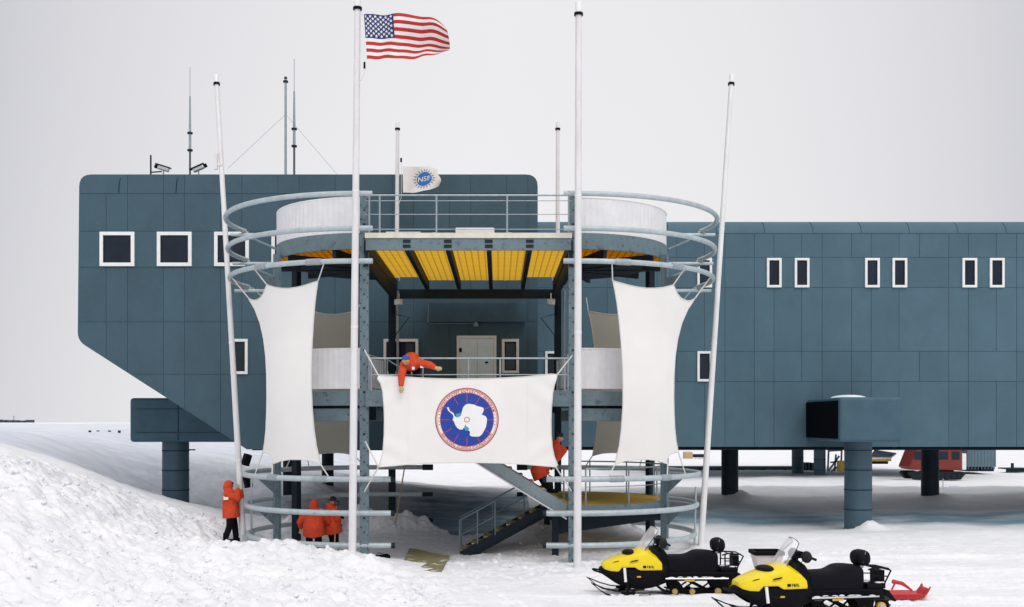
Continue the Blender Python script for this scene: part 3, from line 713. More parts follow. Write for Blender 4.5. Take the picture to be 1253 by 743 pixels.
for s in (-1, 1):
    # upper drum
    mb = MB(); mb.prism([p + V((0, 0, ZU - .08)) for p in deck_outline(s, 2.9)], (0, 0, .003)); obj('drum_grating', mb, M['yellow'], ent)
    rim(s, 2.98, ZU - .14, ZU + .30, 'drum_rim', M['beam'])
    mb = MB()
    for k in range(5):
        a = math.radians(18 + 36 * k); mb.beam(W(s * (UC + .1), YC, ZU - .22), W(s * (UC + 2.9 * math.sin(a)), YC - 2.9 * math.cos(a), ZU - .22), .1, .24)
    mb.beam(W(s * 2.9, YC - 2.9, ZU - .24), W(s * 2.9, YC + 2.9, ZU - .24), .14, .3)
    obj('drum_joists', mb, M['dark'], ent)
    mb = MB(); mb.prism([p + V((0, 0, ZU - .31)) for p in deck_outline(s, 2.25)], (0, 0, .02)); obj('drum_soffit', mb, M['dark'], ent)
    parapet(s, 2.95, ZU + .29, ZU + 1.26)
    # lower drum
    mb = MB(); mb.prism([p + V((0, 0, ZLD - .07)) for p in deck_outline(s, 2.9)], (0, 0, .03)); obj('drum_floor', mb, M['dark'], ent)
    rim(s, 2.98, ZLD - .36, ZLD + .03, 'drum_rim', M['beam']); rim(s, 2.9, ZLD - .78, ZLD - .44, 'drum_girder', M['beam'])
    mb = MB()
    for k in range(5):
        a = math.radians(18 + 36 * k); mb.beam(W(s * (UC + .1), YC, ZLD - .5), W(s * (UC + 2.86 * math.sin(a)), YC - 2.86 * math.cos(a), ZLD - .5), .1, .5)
    obj('drum_joists', mb, M['dark'], ent)
    parapet(s, 2.95, ZLD + .1, ZLD + 1.18)
# centre decks
YF, YBk = 29.0, 38.05
mb = MB(); q = 2.70; wd = 1.078
for k in range(5):
    a = -q + .03 + k * wd; b = a + wd - .06 if k < 4 else q - .03
    back = 37.4 if 0 < k < 4 else 36.6
    mb.add([W(a, YF + .15, ZU - .04), W(b, YF + .15, ZU - .04), W(b, back, ZU - .04), W(a, back, ZU - .04)], [(0, 1, 2, 3)])
obj('deck_grating', mb, M['yellow'], ent)
for k in range(6):
    u = -q + k * wd + (0 if k < 5 else 0); mb = MB(); u = min(u, q)
    mb.box2(W(u - .06, YF + .09, ZU - .36), W(u + .06, 37.5, ZU - .06)); obj('deck_beam', mb, M['dark'], ent)
mb = MB(); mb.box2(W(-q, YF, ZU - .33), W(q, YF + .08, ZU - .02)); fb = obj('front_beam', mb, M['beam'], ent)
mb = MB()
for k in range(1, 5):
    for z in (-.1, -.23): mb.box(W(-q + k * wd, YF - .008, ZU + z), (.2, .014, .085))
obj('splice_plate', mb, M['dark'], fb)
mb = MB(); mb.box2(W(-q - .02, YF - .03, ZU - .015), W(q + .02, YF + .12, ZU + .12)); obj('toe_board', mb, M['toe'], ent)
mb = MB(); mb.box2(W(-q, 36.95, 7.86), W(q, 37.1, 8.16)); mb.box2(W(-q, 36.97, ZLD - .5), W(q, 37.1, ZLD - .1)); obj('cross_beam', mb, M['dark'], ent)
for s in (-1, 1):
    mb = MB(); mb.box2(W(s * q - .05, YF + .1, ZU - .75), W(s * q + .05, 36.9, ZU - .37)); obj('side_beam', mb, M['dark'], ent)
    mb = MB(); mb.beam(W(s * 2.7, 36.9, 7.3), W(s * 2.7, 35.6, 8.1), .09, .09); obj('knee_brace', mb, M['dark'], ent)
mb = MB(); mb.box2(W(-q, YF + .1, ZLD - .06), W(q, YBk, ZLD)); obj('lower_floor', mb, M['dark'], ent)
mb = MB(); mb.box2(W(-q, YF, ZLD - .4), W(q, YF + .09, ZLD + .03)); obj('lower_front_beam', mb, M['beam'], ent)
mb = MB(); mb.box2(W(-.36, YF + .45, ZU), W(.68, YF + .95, ZU + .34)); obj('deck_chest', mb, M['white'], ent, bevel=.02)
mb = MB()
for u, w_ in ((-1.95, .55), (1.05, .3), (-.9, .2)): mb.sphere(W(u, YF + .3, ZU + .02), 1, (w_, .25, .16), 14, 8)
obj('settled_snow', mb, M['snowcap'], ent, True)
# railings
def railing(p0, p1, posts, z, hgt, mids, name='railing', r=.024, m='rail'):
    p0 = V(p0); p1 = V(p1); mb = MB(); up = V((0, 0, hgt))
    mb.tube([p0 + up, p1 + up], r, 8)
    for t in mids: mb.tube([p0 + up * t, p1 + up * t], r * (.45 if name == 'cable_railing' else .7), 6)
    for t in posts: mb.tube([p0.lerp(p1, t), p0.lerp(p1, t) + up], r, 8)
    return obj(name, mb, M[m], ent, True)
railing(W(-2.72, YF + .04, ZU), W(2.72, YF + .04, ZU), (.02, .07, .345, .687, .985), ZU, 1.12, (.87, .55, .2), 'cable_railing')
railing(W(-2.72, YBk - .2, ZU), W(2.72, YBk - .2, ZU), (.02, .345, .687, .985), ZU, 1.12, (.55,), 'cable_railing')
railing(W(-2.6, YF - .06, ZLD), W(2.6, YF - .06, ZLD), (.01, .27, .5, .66, .985), ZLD, .86, (.5,))
for s in (-1, 1):
    railing(W(s * 2.62, YF + .1, ZLD), W(s * 2.45, YF + 2.2, ZLD), (0, 1), ZLD, .95, (.1,))
    mb = MB()
    for k in range(9): mb.cyl(W(s * (2.62 - .02 * k), YF + .2 + k * .23, ZLD + .1), W(s * (2.62 - .02 * k), YF + .2 + k * .23, ZLD + .93), .014, n=6)
    obj('balusters', mb, M['rail'], ent, True)
# right landing: half drum at stair height
mb = MB(); lo = [W(2.2, YC - 3.0, 0)] + deck_outline(1, 3.0) + [W(2.2, YC + 3.0, 0)]
mb.prism([p + V((0, 0, ZG - .03)) for p in lo], (0, 0, .03)); obj('landing_grating', mb, M['yellowtop'], ent)
rim(1, 3.04, ZG - .3, ZG + .012, 'landing_rim', M['beam'])
mb = MB(); mb.box2(W(2.15, YC - 3.04, ZG - .3), W(UC, YC - 2.98, ZG + .012)); mb.box2(W(2.15, YC - 2.97, ZG - .3), W(2.21, YC + 2.97, ZG - .035)); obj('landing_edge', mb, M['beam'], ent)
mb = MB(); mb.prism([W(2.3, 30.3, .62), W(2.3, 30.3, 1.13), W(5.6, 31.6, 1.13), W(5.6, 31.6, .95)], (0, .08, 0)); mb.beam(W(2.3, 35.3, .9), W(5.6, 34.4, .9), .1, .34); mb.beam(W(2.3, 33, .95), W(5.8, 33, .95), .1, .34); obj('landing_girder', mb, M['dark'], ent)
mb = MB(); pp = arc(1, 2.92, .12, PI - .1, ZG, 40)
mb.tube([p + V((0, 0, 1.0)) for p in pp], .022, 8); mb.tube([p + V((0, 0, .5)) for p in pp], .013, 6)
for k in range(0, 40, 6): mb.tube([pp[k], pp[k] + V((0, 0, 1.0))], .022, 8)
obj('landing_railing', mb, M['rail'], ent, True)
mb = MB()
for u, y in ((2.35, 30.3), (2.35, 35.6)): mb.box2(W(u - .09, y - .09, -.5), W(u + .09, y + .09, ZG - .3))
obj('landing_post', mb, M['dark'], ent)
# stairs
def stairs(name, a, b, Y0, Y1, n, depth, ms, nearrail, farrail, mt='tread'):
    a = V(a); b = V(b); dx = b - a; mb = MB()
    for y in (Y0, Y1): mb.prism([V((a.x, y, a.z - depth)), V((a.x, y, a.z + .06)), V((b.x, y, b.z + .06)), V((b.x, y, b.z - depth))], (0, .03, 0))
    t = obj(name, mb, M[ms], ent)
    mb = MB(); mb.beam(V((a.x, Y0 - .03, a.z - depth)), V((b.x, Y0 - .03, b.z - depth)), .09, .035); obj('stringer_flange', mb, M['corr' if ms == 'steel' else 'dark'], t)
    for k in range(n):
        c = a.lerp(b, (k + .5) / n); mb = MB(); mb.box((c.x, (Y0 + Y1 + .03) / 2, c.z + .02), (abs(dx.x) / n * .98, Y1 - Y0 - .04, .035)); obj('tread', mb, M[mt], t)
    for y, on in ((Y0, nearrail), (Y1, farrail)):
        if not on: continue
        mb = MB(); up = V((0, 0, .95)); A = V((a.x, y, a.z)).lerp(V((b.x, y, b.z)), on[0]); B = V((a.x, y, a.z)).lerp(V((b.x, y, b.z)), on[1])
        mb.tube([A + up, B + up], .024, 8); mb.tube([A + up * .55, B + up * .55], .018, 8)
        for q in (0, .5, 1): mb.tube([A.lerp(B, q), A.lerp(B, q) + up], .022, 8)
        obj('handrail', mb, M['beam'], t, True)
    return t
stairs('upper_stairs', W(-2.35, 0, ZLD), W(2.62, 0, ZG), 29.7, 30.9, 17, .34, 'steel', None, (0, 1))
stairs('lower_stairs', W(2.32, 0, ZG - .02), W(-.30, 0, .0), 31.05, 32.2, 8, .26, 'dark', (.62, 1), (.3, 1))

# ------------------------------------------------------------------ poles
def pole(label, base, top, r0, r1, group, cap=.34, fin=None):
    base = V(base); top = V(top); d = (top - base).normalized()
    t = thing('flagpole', label, 'flagpole', base, group)
    mb = MB(); mb.tube([base, base.lerp(top, .5), top - d * cap], [r0, (r0 + r1) / 2, r1], 16); s_ = obj('shaft', mb, M['pole'], t, True)
    mb = MB()
    for q in (.18, .42, .66): c = base.lerp(top, q); rr_ = (r0 + (r1 - r0) * q) + .004; mb.tube([c - d * .03, c + d * .03], rr_, 16)
    obj('sleeve_joint', mb, M['corr'], s_, True)
    mb = MB(); mb.tube([top - d * cap, top - d * (cap - .07)], r1 * 1.45, 14); obj('collar', mb, M['black'], t, True)
    mb = MB(); mb.tube([top - d * (cap - .07), top], r1 * 1.05, 14); obj('cap', mb, M['white'], t, True)
    return t
GF = 'white poles around the entrance tower'
pl = pole('tall white pole flying the striped flag at the front left of the tower', P(431, 691, 28.2), P(437.6, -2, 28.2), .102, .080, GF, .3)
pr = pole('tall bare white pole at the front right of the tower', P(706.5, 699, 28.2), P(708, 3, 28.2), .102, .080, GF)
def lean(p0, p1, t): return V(p0).lerp(V(p1), t)
b_, t_ = V((-7.50, 32.5, -.1)), P(264.5, 92, 34.9)
ol = pole('white pole leaning outward to the left beside the climbing person', b_, t_, .095, .072, GF)
mb = MB(); mb.tube([b_ + V((.2, .1, .1)), b_ + V((.2, .1, 2.3))], .03, 8); mb.box(b_ + V((.14, 0, .35)), (.32, .3, .3)); obj('base_bracket', mb, M['tube'], ol)
mb = MB(); c = lean(b_, t_, .80); mb.box(c + V((-.16, -.06, .1)), (.1, .1, .5)); mb.box(c + V((-.05, -.06, .0)), (.2, .08, .08)); obj('halyard_block', mb, M['pole'], ol)
mb = MB()
for z, a in ((2.6, .3), (1.95, -.2)): mb.box(lean(b_, t_, z / 14.6) + V((.22, .06, .05)), (.2, .2, .34), Matrix.Rotation(a, 3, 'Y') @ Matrix.Rotation(.6, 3, 'Z'))
obj('pulley_clamp', mb, M['black'], ol)  # plain boxes standing for black cloth flapping on the pole
b2, t2 = V((5.95, 32.5, -.1)), P(895.5, 92, 34.9)
orr = pole('white pole leaning outward to the right of the tower', b2, t2, .095, .072, GF)
mb = MB(); mb.tube([b2 + V((-.16, .1, .1)), b2 + V((-.12, .1, 1.9))], .03, 8); obj('base_bracket', mb, M['tube'], orr)
GR = 'shorter poles at the back of the upper deck'
rl = pole('shorter white pole with the small emblem flag behind the deck rail', P(485.5, 340, 37.2), P(486.5, 150, 37.2), .075, .06, GR, .26)
pole('shorter bare white pole on the right behind the deck rail', P(682.5, 340, 37.2), P(682.5, 150, 37.2), .075, .06, GR, .26)
# halyards
mb = MB(); mb.tube([P(441.5, 14, 28.08), P(444.3, 20, 28.05)], .008, 5); mb.tube([P(447, 74, 28.02), P(446, 90, 28.05), P(440.5, 100, 28.08)], .01, 5); obj('halyard', mb, M['rope'], pl, True)
mb = MB(); mb.box(P(446, 80, 28.03), (.05, .04, .16)); obj('halyard_snap', mb, M['black'], pl)
mb = MB(); mb.tube([P(491, 200, 37.05), P(491, 242, 37.05), P(487, 252, 37.1)], .01, 5); obj('halyard', mb, M['rope'], rl, True)
mb = MB(); mb.box(P(490.8, 196, 37.05), (.06, .04, .14)); obj('halyard_snap', mb, M['black'], rl)

# ------------------------------------------------------------------ fabric
def fill2d(poly, step):
    """triangulated region with inner points (2-D)"""
    bnd = []
    for a, b in zip(poly, poly[1:] + poly[:1]):
        L_ = math.dist(a, b); n = max(1, int(L_ / step + .5))
        for k in range(n): bnd.append((a[0] + (b[0] - a[0]) * k / n, a[1] + (b[1] - a[1]) * k / n))
    n = len(bnd); pts = [V(p) for p in bnd]
    xs_ = [p[0] for p in bnd]; ys_ = [p[1] for p in bnd]
    def inside(x, y):
        c = False
        for (x1_, y1_), (x2_, y2_) in zip(bnd, bnd[1:] + bnd[:1]):
            if (y1_ > y) != (y2_ > y) and x < (x2_ - x1_) * (y - y1_) / (y2_ - y1_) + x1_: c = not c
        return c
    y = min(ys_) + step / 2; j = 0
    while y < max(ys_):
        x = min(xs_) + (j % 2) * step / 2
        while x < max(xs_):
            if inside(x, y) and min((x - p[0]) ** 2 + (y - p[1]) ** 2 for p in bnd) > (step * .55) ** 2: pts.append(V((x, y)))
            x += step
        y += step * .87; j += 1
    r = geometry.delaunay_2d_cdt(pts, [(k, (k + 1) % n) for k in range(n)], [list(range(n))], 1, 1e-5)
    return [tuple(v) for v in r[0]], [tuple(f) for f in r[2]], bnd
SAIL = [(303.6,364),(306.5,366.6),(310,367.6),(314.5,366.6),(319,363.5),(322.5,358.5),(325,352.5),(326.8,348.4),(331,350),(337,351.8),(345,352.8),(353,352.8),(362,351.4),(371,349.2),(380,346.2),(388.4,343.6),
        (386.3,356),(384.5,372),(383,395),(382,420),(381.4,450),(381.4,475),(382,500),(383.6,525),(386,545),(391.5,568.6),(385,565.8),(378,563.8),(368,562.5),(355,562.3),(345,564),(333.5,568),(334.3,563),(333,558.5),(330.5,555.6),(327,554.2),(322,553.4),
        (324.5,541),(326.4,525),(327.3,505),(327.3,485),(326.2,460),(324.2,437),(321,415),(316.5,395),(310.5,378)]
RS = 4.0
def SR(z): return RZ(z) - .15
def cylhit(px, y):
    k = (px - HX) / F; cx = XC - UC
    Y = 30
    for it in range(6):
        r = SR(P(px, y, Y).z); A = k * k + 1; B = -2 * (k * cx + YC); Cc = cx * cx + YC * YC - r * r
        D = B * B - 4 * A * Cc; Y = (-B - math.sqrt(max(D, 0))) / (2 * A)
    return P(px, y, Y)
S3 = [cylhit(*p) for p in SAIL]
def tz(p): return (math.atan2(XC - UC - p.x, YC - p.y) * RS, p.z)
sv, sf, sb = fill2d([tz(p) for p in S3], .17)
def sailpt(a, z, s, back):
    th = a / RS
    if s > 0: th = .593 + (th - .593) * (1.06 + .09 * (z - 2.6) / 5.2)
    r = SR(z) + .035 * math.sin(z * 1.3 + a) + .02 * math.sin(a * 3.1)
    y = -r * math.cos(th)
    return W(s * (UC + r * math.sin(th)), YC + (-y if back else y), z)
corner = {k: tz(S3[SAIL.index(k)]) for k in ((303.6,364),(326.8,348.4),(388.4,343.6),(391.5,568.6),(333.5,568),(322,553.4))}
for s in (-1, 1):
    for back in (0, 1):
        side = 'left' if s < 0 else 'right'
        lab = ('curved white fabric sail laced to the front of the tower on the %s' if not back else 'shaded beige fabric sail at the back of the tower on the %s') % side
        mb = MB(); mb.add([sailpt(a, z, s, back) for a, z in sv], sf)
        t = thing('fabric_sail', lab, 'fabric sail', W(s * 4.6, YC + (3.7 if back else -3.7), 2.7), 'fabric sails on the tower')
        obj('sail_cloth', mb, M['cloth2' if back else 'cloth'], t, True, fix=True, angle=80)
        mb = MB(); mb.tube([sailpt(a, z, s, back) for a, z in sb], .016, 6, closed=True); obj('edge_rope', mb, M['rope'], t, True)
        mb = MB()
        for (key, ang, zr2) in (((303.6,364), 71, UPZ[2]), ((326.8,348.4), 45, UPZ[2]), ((388.4,343.6), 12.5, UPZ[2]), ((391.5,568.6), 12.5, LOZ[0]), ((333.5,568), 41, LOZ[0]), ((322,553.4), 55, LOZ[0])):
            a, z = corner[key]; p = sailpt(a, z, s, back); th = math.radians(ang); RR = RZ(zr2)
            yy = -RR * math.cos(th); e = W(s * (UC + RR * math.sin(th)), YC + (-yy if back else yy), zr2)
            mb.tube([p, e], .018, 6)
        obj('lacing', mb, M['rope'], t, True)
# --- banner across the front
YBN = 28.45
BAN = [(463,459.5),(468,459.8),(480,460.2),(500,461.6),(520,462.8),(555,463.8),(600,463.2),(640,461.2),(660,459.4),(674,457.8),(682,458.3),
       (681,463),(678.4,471),(676.3,482),(675,497),(674.3,515),(674.6,533),(676,548),(678.6,560),(682.5,569),(680,571.6),(660,569.8),(640,568.2),(610,566.8),(570,566),(530,566.6),(500,568.3),(480,570.2),(463,571.6),
       (466,563),(468.6,552),(470,535),(470.4,515),(469.8,497),(468.3,480),(465.6,469),(461.8,463.5)]
B3 = [P(px, y, YBN) for px, y in BAN]
def bany(x, z):
    u = (x - XC) / 2.32; v = (z - 3.72) / 1.15
    return YBN + .05 * (1 - u * u) + .012 * math.sin(x * 2.1 + z * 1.5) + .012 * math.sin(x * 5.3 - z * 3.1) * abs(u) + .07 * max(0, abs(u) - .5) ** 1.3 * math.sin(11 * (abs(z - 3.72) - .55 * (2.32 - abs(x - XC)))) * min(1, abs(v) * 1.4) + .012 * math.sin(x * 9 + 2 * math.sin(z * 3)) * abs(v)
bv, bf, bb_ = fill2d([(p.x, p.z) for p in B3], .12)
ban = thing('banner', 'wide white banner with round blue continent emblem stretched across the tower', 'banner', W(0, YBN, 2.55))
mb = MB(); mb.add([(x, bany(x, z), z) for x, z in bv], bf); obj('banner_cloth', mb, M['cloth'], ban, True, angle=80)
mb = MB(); mb.tube([(x, bany(x, z), z) for x, z in bb_], .014, 6, closed=True); obj('edge_rope', mb, M['rope'], ban, True)
mb = MB()
for x_ in (-2.33, -.79 - .02, .75):
    pts_ = [(x_, bany(x_, z_) - .004, z_) for z_ in np.linspace(2.64, 4.80, 14)]
    if x_ != -.81: mb.tube(pts_, .006, 4)
obj('cloth_seam', mb, M['cloth'], ban)
mb = MB()
for a, b in (((463,459.5), W(-2.72, 28.9, 5.6)), ((682,458.3), W(2.72, 28.9, 5.45)), ((680,571.6), W(2.7, 28.9, 1.9)), ((463,571.6), W(-2.7, 28.9, 3.2)), ((463,571.6), W(-2.7, 28.7, 1.9))):
    p = P(*a, YBN); mb.tube([p, b], .018, 6)
obj('lacing', mb, M['rope'], ban, True)
EC = P(571.3, 513.6, YBN); ER = 39.0 * YBN / F; BD = 32.4 * YBN / F
def emb(lx, lz, lift): x = EC.x + lx; z = EC.z + lz; return (x, bany(x, z) - lift, z)
def disc(mb, r0, r1, lift, n=64, k=5, c=(0, 0)):
    vs = []; fs = []
    for i in range(k + 1):
        r = r0 + (r1 - r0) * i / k
        for j in range(n): a = 2 * PI * j / n; vs.append(emb(c[0] + r * math.cos(a), c[1] + r * math.sin(a), lift))
    for i in range(k):
        for j in range(n): fs.append((i * n + j, i * n + (j + 1) % n, (i + 1) * n + (j + 1) % n, (i + 1) * n + j))
    mb.add(vs, fs)
mb = MB(); disc(mb, .001, BD, .006, 64, 8); em = obj('emblem_disc', mb, M['seal_blue'], ban)
mb = MB(); disc(mb, ER - .03, ER, .006, 64, 1); disc(mb, ER - .055, ER - .045, .006, 64, 1); disc(mb, BD, BD + .014, .007, 64, 1)
disc(mb, .055, .072, .0125, 24, 1)
for k in range(12):
    a = PI / 6 * k; c, d_ = math.cos(a), math.sin(a); w_ = .0075
    mb.add([emb(r * c - q * d_, r * d_ + q * c, .009) for r, q in ((BD * .66, -w_), (BD, -w_), (BD, w_), (BD * .66, w_))], [(0, 1, 2, 3)])
obj('emblem_rings', mb, M['seal_red'], em)
CONT = [(172,268),(190,263),(200,300),(235,320),(245,345),(262,362),(300,346),(316,300),(328,262),(350,240),(375,231),(400,235),(430,240),(455,252),(470,257),(490,261),(518,270),(521,295),(512,318),(500,332),(516,340),(540,350),(552,375),(550,410),(542,450),(525,485),(505,520),(480,541),(440,543),(410,541),(388,530),(392,495),(370,480),(340,463),(325,462),(325,475),(295,475),(270,460),(250,430),(240,400),(226,386),(236,360),(230,335),(205,315),(185,297)]
def cpoly(pts, lift, mb):
    q = [((a - 362) / 250 * BD, -(b - 382) / 250 * BD) for a, b in pts]; v_, f_, _ = fill2d(q, .06); mb.add([emb(a, b, lift) for a, b in v_], f_)
mb = MB(); cpoly(CONT, .010, mb); obj('emblem_continent', mb, M['seal_white'], em)
mb = MB(); cpoly([(256,330),(285,322),(314,316),(305,345),(280,360),(260,358)], .0115, mb); cpoly([(334,462),(345,428),(362,448),(383,465),(378,486),(350,488)], .0115, mb); obj('emblem_ice_shelf', mb, M['seal_teal'], em)
def glyphs(text, size, font_shear=0):
    """letter meshes of the built-in typeface, one per character: (verts, faces, advance)"""
    out = []
    for ch in text:
        if ch == ' ': out.append((None, None, .32 * size)); continue
        cu = bpy.data.curves.new('t', 'FONT'); cu.body = ch; cu.size = size; cu.fill_mode = 'FRONT'; cu.shear = font_shear; cu.offset = .006 * size
        o = bpy.data.objects.new('t', cu); me_ = o.to_mesh(); vs = [tuple(v.co) for v in me_.vertices]; fs = [tuple(p.vertices) for p in me_.polygons]
        o.to_mesh_clear(); bpy.data.objects.remove(o); bpy.data.curves.remove(cu)
        out.append((vs, fs, max(v[0] for v in vs) + .1 * size))
    return out
RT = (ER - .055 + BD) / 2
mb = MB()
def arctext(text, size, top):
    mb = MB(); g = glyphs(text, size); tot = sum(a for *_, a in g); span = math.radians(148 if top else 122); k = span * RT / tot; pos = -tot / 2
    for vs, fs, adv in g:
        if vs:
            o_ = []
            for x, y, _ in vs:
                s_ = (pos + x) * k; yy = y - size * .35
                if top: a = PI / 2 - s_ / RT; r = RT + yy
                else: a = -PI / 2 + s_ / RT; r = RT - yy
                o_.append(emb(r * math.cos(a), r * math.sin(a), .010))
            mb.add(o_, fs)
        pos += adv
    obj('emblem_lettering', mb, M['seal_red'], em, fix=False)
arctext('UNITED STATES ANTARCTIC PROGRAM', .105, True); arctext('NATIONAL SCIENCE FOUNDATION', .105, False)
for s in (0, PI):
    for q in (-.21, -.09, .03, .15): a = s + q + (.03 if s == 0 else .03); dm = MB(); disc(dm, .001, .014, .010, 8, 1, (RT * math.cos(a), RT * math.sin(a))); obj('emblem_dot', dm, M['seal_red'], em, fix=False)

# ------------------------------------------------------------------ flags
def interp(T, s):
    for a, b in zip(T, T[1:]):
        if s <= b[0]: t = (s - a[0]) / (b[0] - a[0]); return a[1] + (b[1] - a[1]) * t, a[2] + (b[2] - a[2]) * t
    return T[-1][1:]
TOPC = [(0,444.3,19),(.2,463,20.3),(.4,483,21.8),(.6,506,23.6),(.72,519,26.5),(.84,531,31),(.93,541,38),(1,548.5,46)]
BOTC = [(0,448,73.5),(.2,466,74.6),(.4,486,75.4),(.6,507,75.7),(.75,522,75),(.87,534,72.8),(.95,543,70),(1,550.8,66.5)]
def smooth_curve(T, s):
    return tuple(sum(interp(T, min(max(s + d_, 0), 1))[i] for d_ in (-.05, 0, .05)) / 3 for i in (0, 1))
YFL = 28.0
def flagpt(s, t, lift=0):
    a = smooth_curve(TOPC, s); b = smooth_curve(BOTC, s)
    px = a[0] + (b[0] - a[0]) * t; py = a[1] + (b[1] - a[1]) * t
    mid = 4 * t * (1 - t)
    py += (1.0 * math.sin(s * 15 + 1.5) + .6 * math.sin(s * 27 + t * 4)) * (.25 + t) * min(1, s * 4) * (1 if t < .97 else .8) * .8
    px += 3.0 * mid * s ** 3
    Y = YFL - .10 * math.sin(s * 15 + 1.0 + t * 1.2) * min(1, s * 3) - .30 * s ** 2 * math.sin(t * 5.5 + 1) - .25 * s
    p = P(px, py, 28.1); return V((p.x, Y - lift, p.z))
us = thing('striped_flag', 'red and white striped flag with starred blue canton blowing right from the tall pole', 'flag', P(444.3, 73.5, YFL))
parts = {'red': MB(), 'white': MB(), 'blue': MB()}
NX, SUB = 56, 3
for r in range(13):
    for i in range(NX):
        inb = r < 7 and i < int(NX * .4)
        for k in range(SUB):
            t0, t1 = (r + k / SUB) / 13, (r + (k + 1) / SUB) / 13; s0, s1 = i / NX, (i + 1) / NX
            parts['blue' if inb else ('red' if r % 2 == 0 else 'white')].add([flagpt(s0, t0), flagpt(s1, t0), flagpt(s1, t1), flagpt(s0, t1)], [(0, 1, 2, 3)])
def weld(o):
    bm = bmesh.new(); bm.from_mesh(o.data); bmesh.ops.remove_doubles(bm, verts=bm.verts, dist=1e-5); bm.to_mesh(o.data); bm.free()
for k, n_, mm in (('red', 'red_stripes', 'red'), ('white', 'white_stripes', 'fwhite'), ('blue', 'canton', 'blue')):
    o = obj(n_, parts[k], M[mm], us, True, fix=False, angle=80); weld(o)
    if k == 'blue': cant = o
mb = MB(); cw, chh = int(NX * .4) / NX, 7 / 13
for row in range(9):
    for c in range(6 if row % 2 == 0 else 5):
        s0 = cw * ((2 * c + 1 + (row % 2)) / 12); t0 = chh * (row + 1) / 10
        for lift in (.006, -.006):
            vs = [flagpt(s0, t0, lift)]
            for j in range(10):
                a = PI / 2 + j * PI / 5; r = .046 if j % 2 == 0 else .02
                vs.append(flagpt(s0 + r * math.cos(a) / 2.2, t0 - r * math.sin(a) / 1.12, lift))
            mb.add(vs, [(0, 1 + j, 1 + (j + 1) % 10) for j in range(10)])
obj('stars', mb, M['fwhite'], cant, fix=False)
mb = MB(); mb.tube([flagpt(0, t) - V((.01, 0, 0)) for t in np.linspace(0, 1, 9)], .014, 6); obj('hoist_band', mb, M['fwhite'], us, True)
# small emblem flag
NT = [(0,492,204),(.3,506,205),(.55,519,204.2),(.7,524,203.8),(.85,531,206.5),(1,537.5,210)]
NB = [(0,492.5,236),(.3,505,236),(.55,517,234.5),(.75,527,233.8),(.9,535,231),(1,539.8,227.5)]
def nsfpt(s, t, lift=0):
    a = smooth_curve(NT, s); b = smooth_curve(NB, s); px = a[0] + (b[0] - a[0]) * t; py = a[1] + (b[1] - a[1]) * t
    px += 1.2 * math.sin(t * 7 + 3.5) * s ** 4 * 1.5
    p = P(px, py, 37.0); return V((p.x, 36.98 - .09 * math.sin(s * 8 + t * 2) * min(1, 3 * s) - .12 * s - lift, p.z))
nf = thing('emblem_flag', 'small white flag with blue globe emblem on the shorter rear pole', 'flag', P(492.5, 236, 36.98))
mb = MB(); n1, n2 = 24, 14
mb.add([nsfpt(i / n1, j / n2) for j in range(n2 + 1) for i in range(n1 + 1)], [(j * (n1 + 1) + i, j * (n1 + 1) + i + 1, (j + 1) * (n1 + 1) + i + 1, (j + 1) * (n1 + 1) + i) for j in range(n2) for i in range(n1)])
fl = obj('flag_cloth', mb, M['fwhite'], nf, True, fix=False, angle=80)
LW, LH = 1.27, .87; lc = (.585, .50)
def lg(x, z, lift): return nsfpt(lc[0] + x / LW, lc[1] - z / LH, lift)
mb = MB()
for lift in (.006, -.006):
    n = 28; vs = []
    for i in range(5):
        for j in range(n): a = 2 * PI * j / n; r = .002 + .252 * i / 4; vs.append(lg(r * math.cos(a), r * math.sin(a), lift))
    mb.add(vs, [(i * n + j, i * n + (j + 1) % n, (i + 1) * n + (j + 1) % n, (i + 1) * n + j) for i in range(4) for j in range(n)])
obj('logo_globe', mb, M['nsf_blue'], fl, fix=False)
mb = MB()
for k in range(20):
    a = 2 * PI * k / 20; c, d_ = math.cos(a), math.sin(a); vs = [lg(r * c - q * d_, r * d_ + q * c, .007) for r, q in ((.275, -.03), (.375, 0), (.275, .03))]
    mb.add(vs, [(0, 1, 2)])
obj('logo_rays', mb, M['nsf_gold'], fl, fix=False)
mb = MB(); g = glyphs('NSF', .24); tot = sum(a for *_, a in g); pos = -tot / 2
for vs, fs, adv in g: mb.add([lg(pos + x, y - .085, .010) for x, y, _ in vs], fs); pos += adv
obj('logo_letters', mb, M['fwhite'], fl, fix=False)
# ------------------------------------------------------------------ people
def frame(d, up=(0, 0, 1)):
    d = V(d).normalized(); up = V(up)
    if abs(d.dot(up)) > .95: up = V((0, 1, 0))
    x = d.cross(up).normalized(); return d, x, x.cross(d)
def hand(mb, w, d, side, r=.0115, curl=.6, up=(0, 0, 1)):
    """palm, four unequal bent fingers and a thumb leaving the side of the palm"""
    d, x, n = frame(d, up); w = V(w)
    for q in (-.028, 0, .028): mb.limb(w + x * q * .6, w + d * .085 + x * q, .019, .017)
    for q, L_ in ((-.036, .068), (-.012, .082), (.012, .088), (.036, .072)):
        a = w + d * .09 + x * q; b = a + (d * math.cos(curl * .6) - n * math.sin(curl * .6)) * L_ * .55; c = b + (d * math.cos(curl * 1.7) - n * math.sin(curl * 1.7)) * L_ * .5
        mb.limb(a, b, r, r * .95); mb.limb(b, c, r * .95, r * .8)
    a = w + d * .03 + x * side * .03; b = a + (d * .7 + x * side * .6 - n * .3).normalized() * .045; c = b + (d * .9 + x * side * .1 - n * .4).normalized() * .035
    mb.limb(a, b, r * 1.2, r * 1.1); mb.limb(b, c, r * 1.1, r * .85)
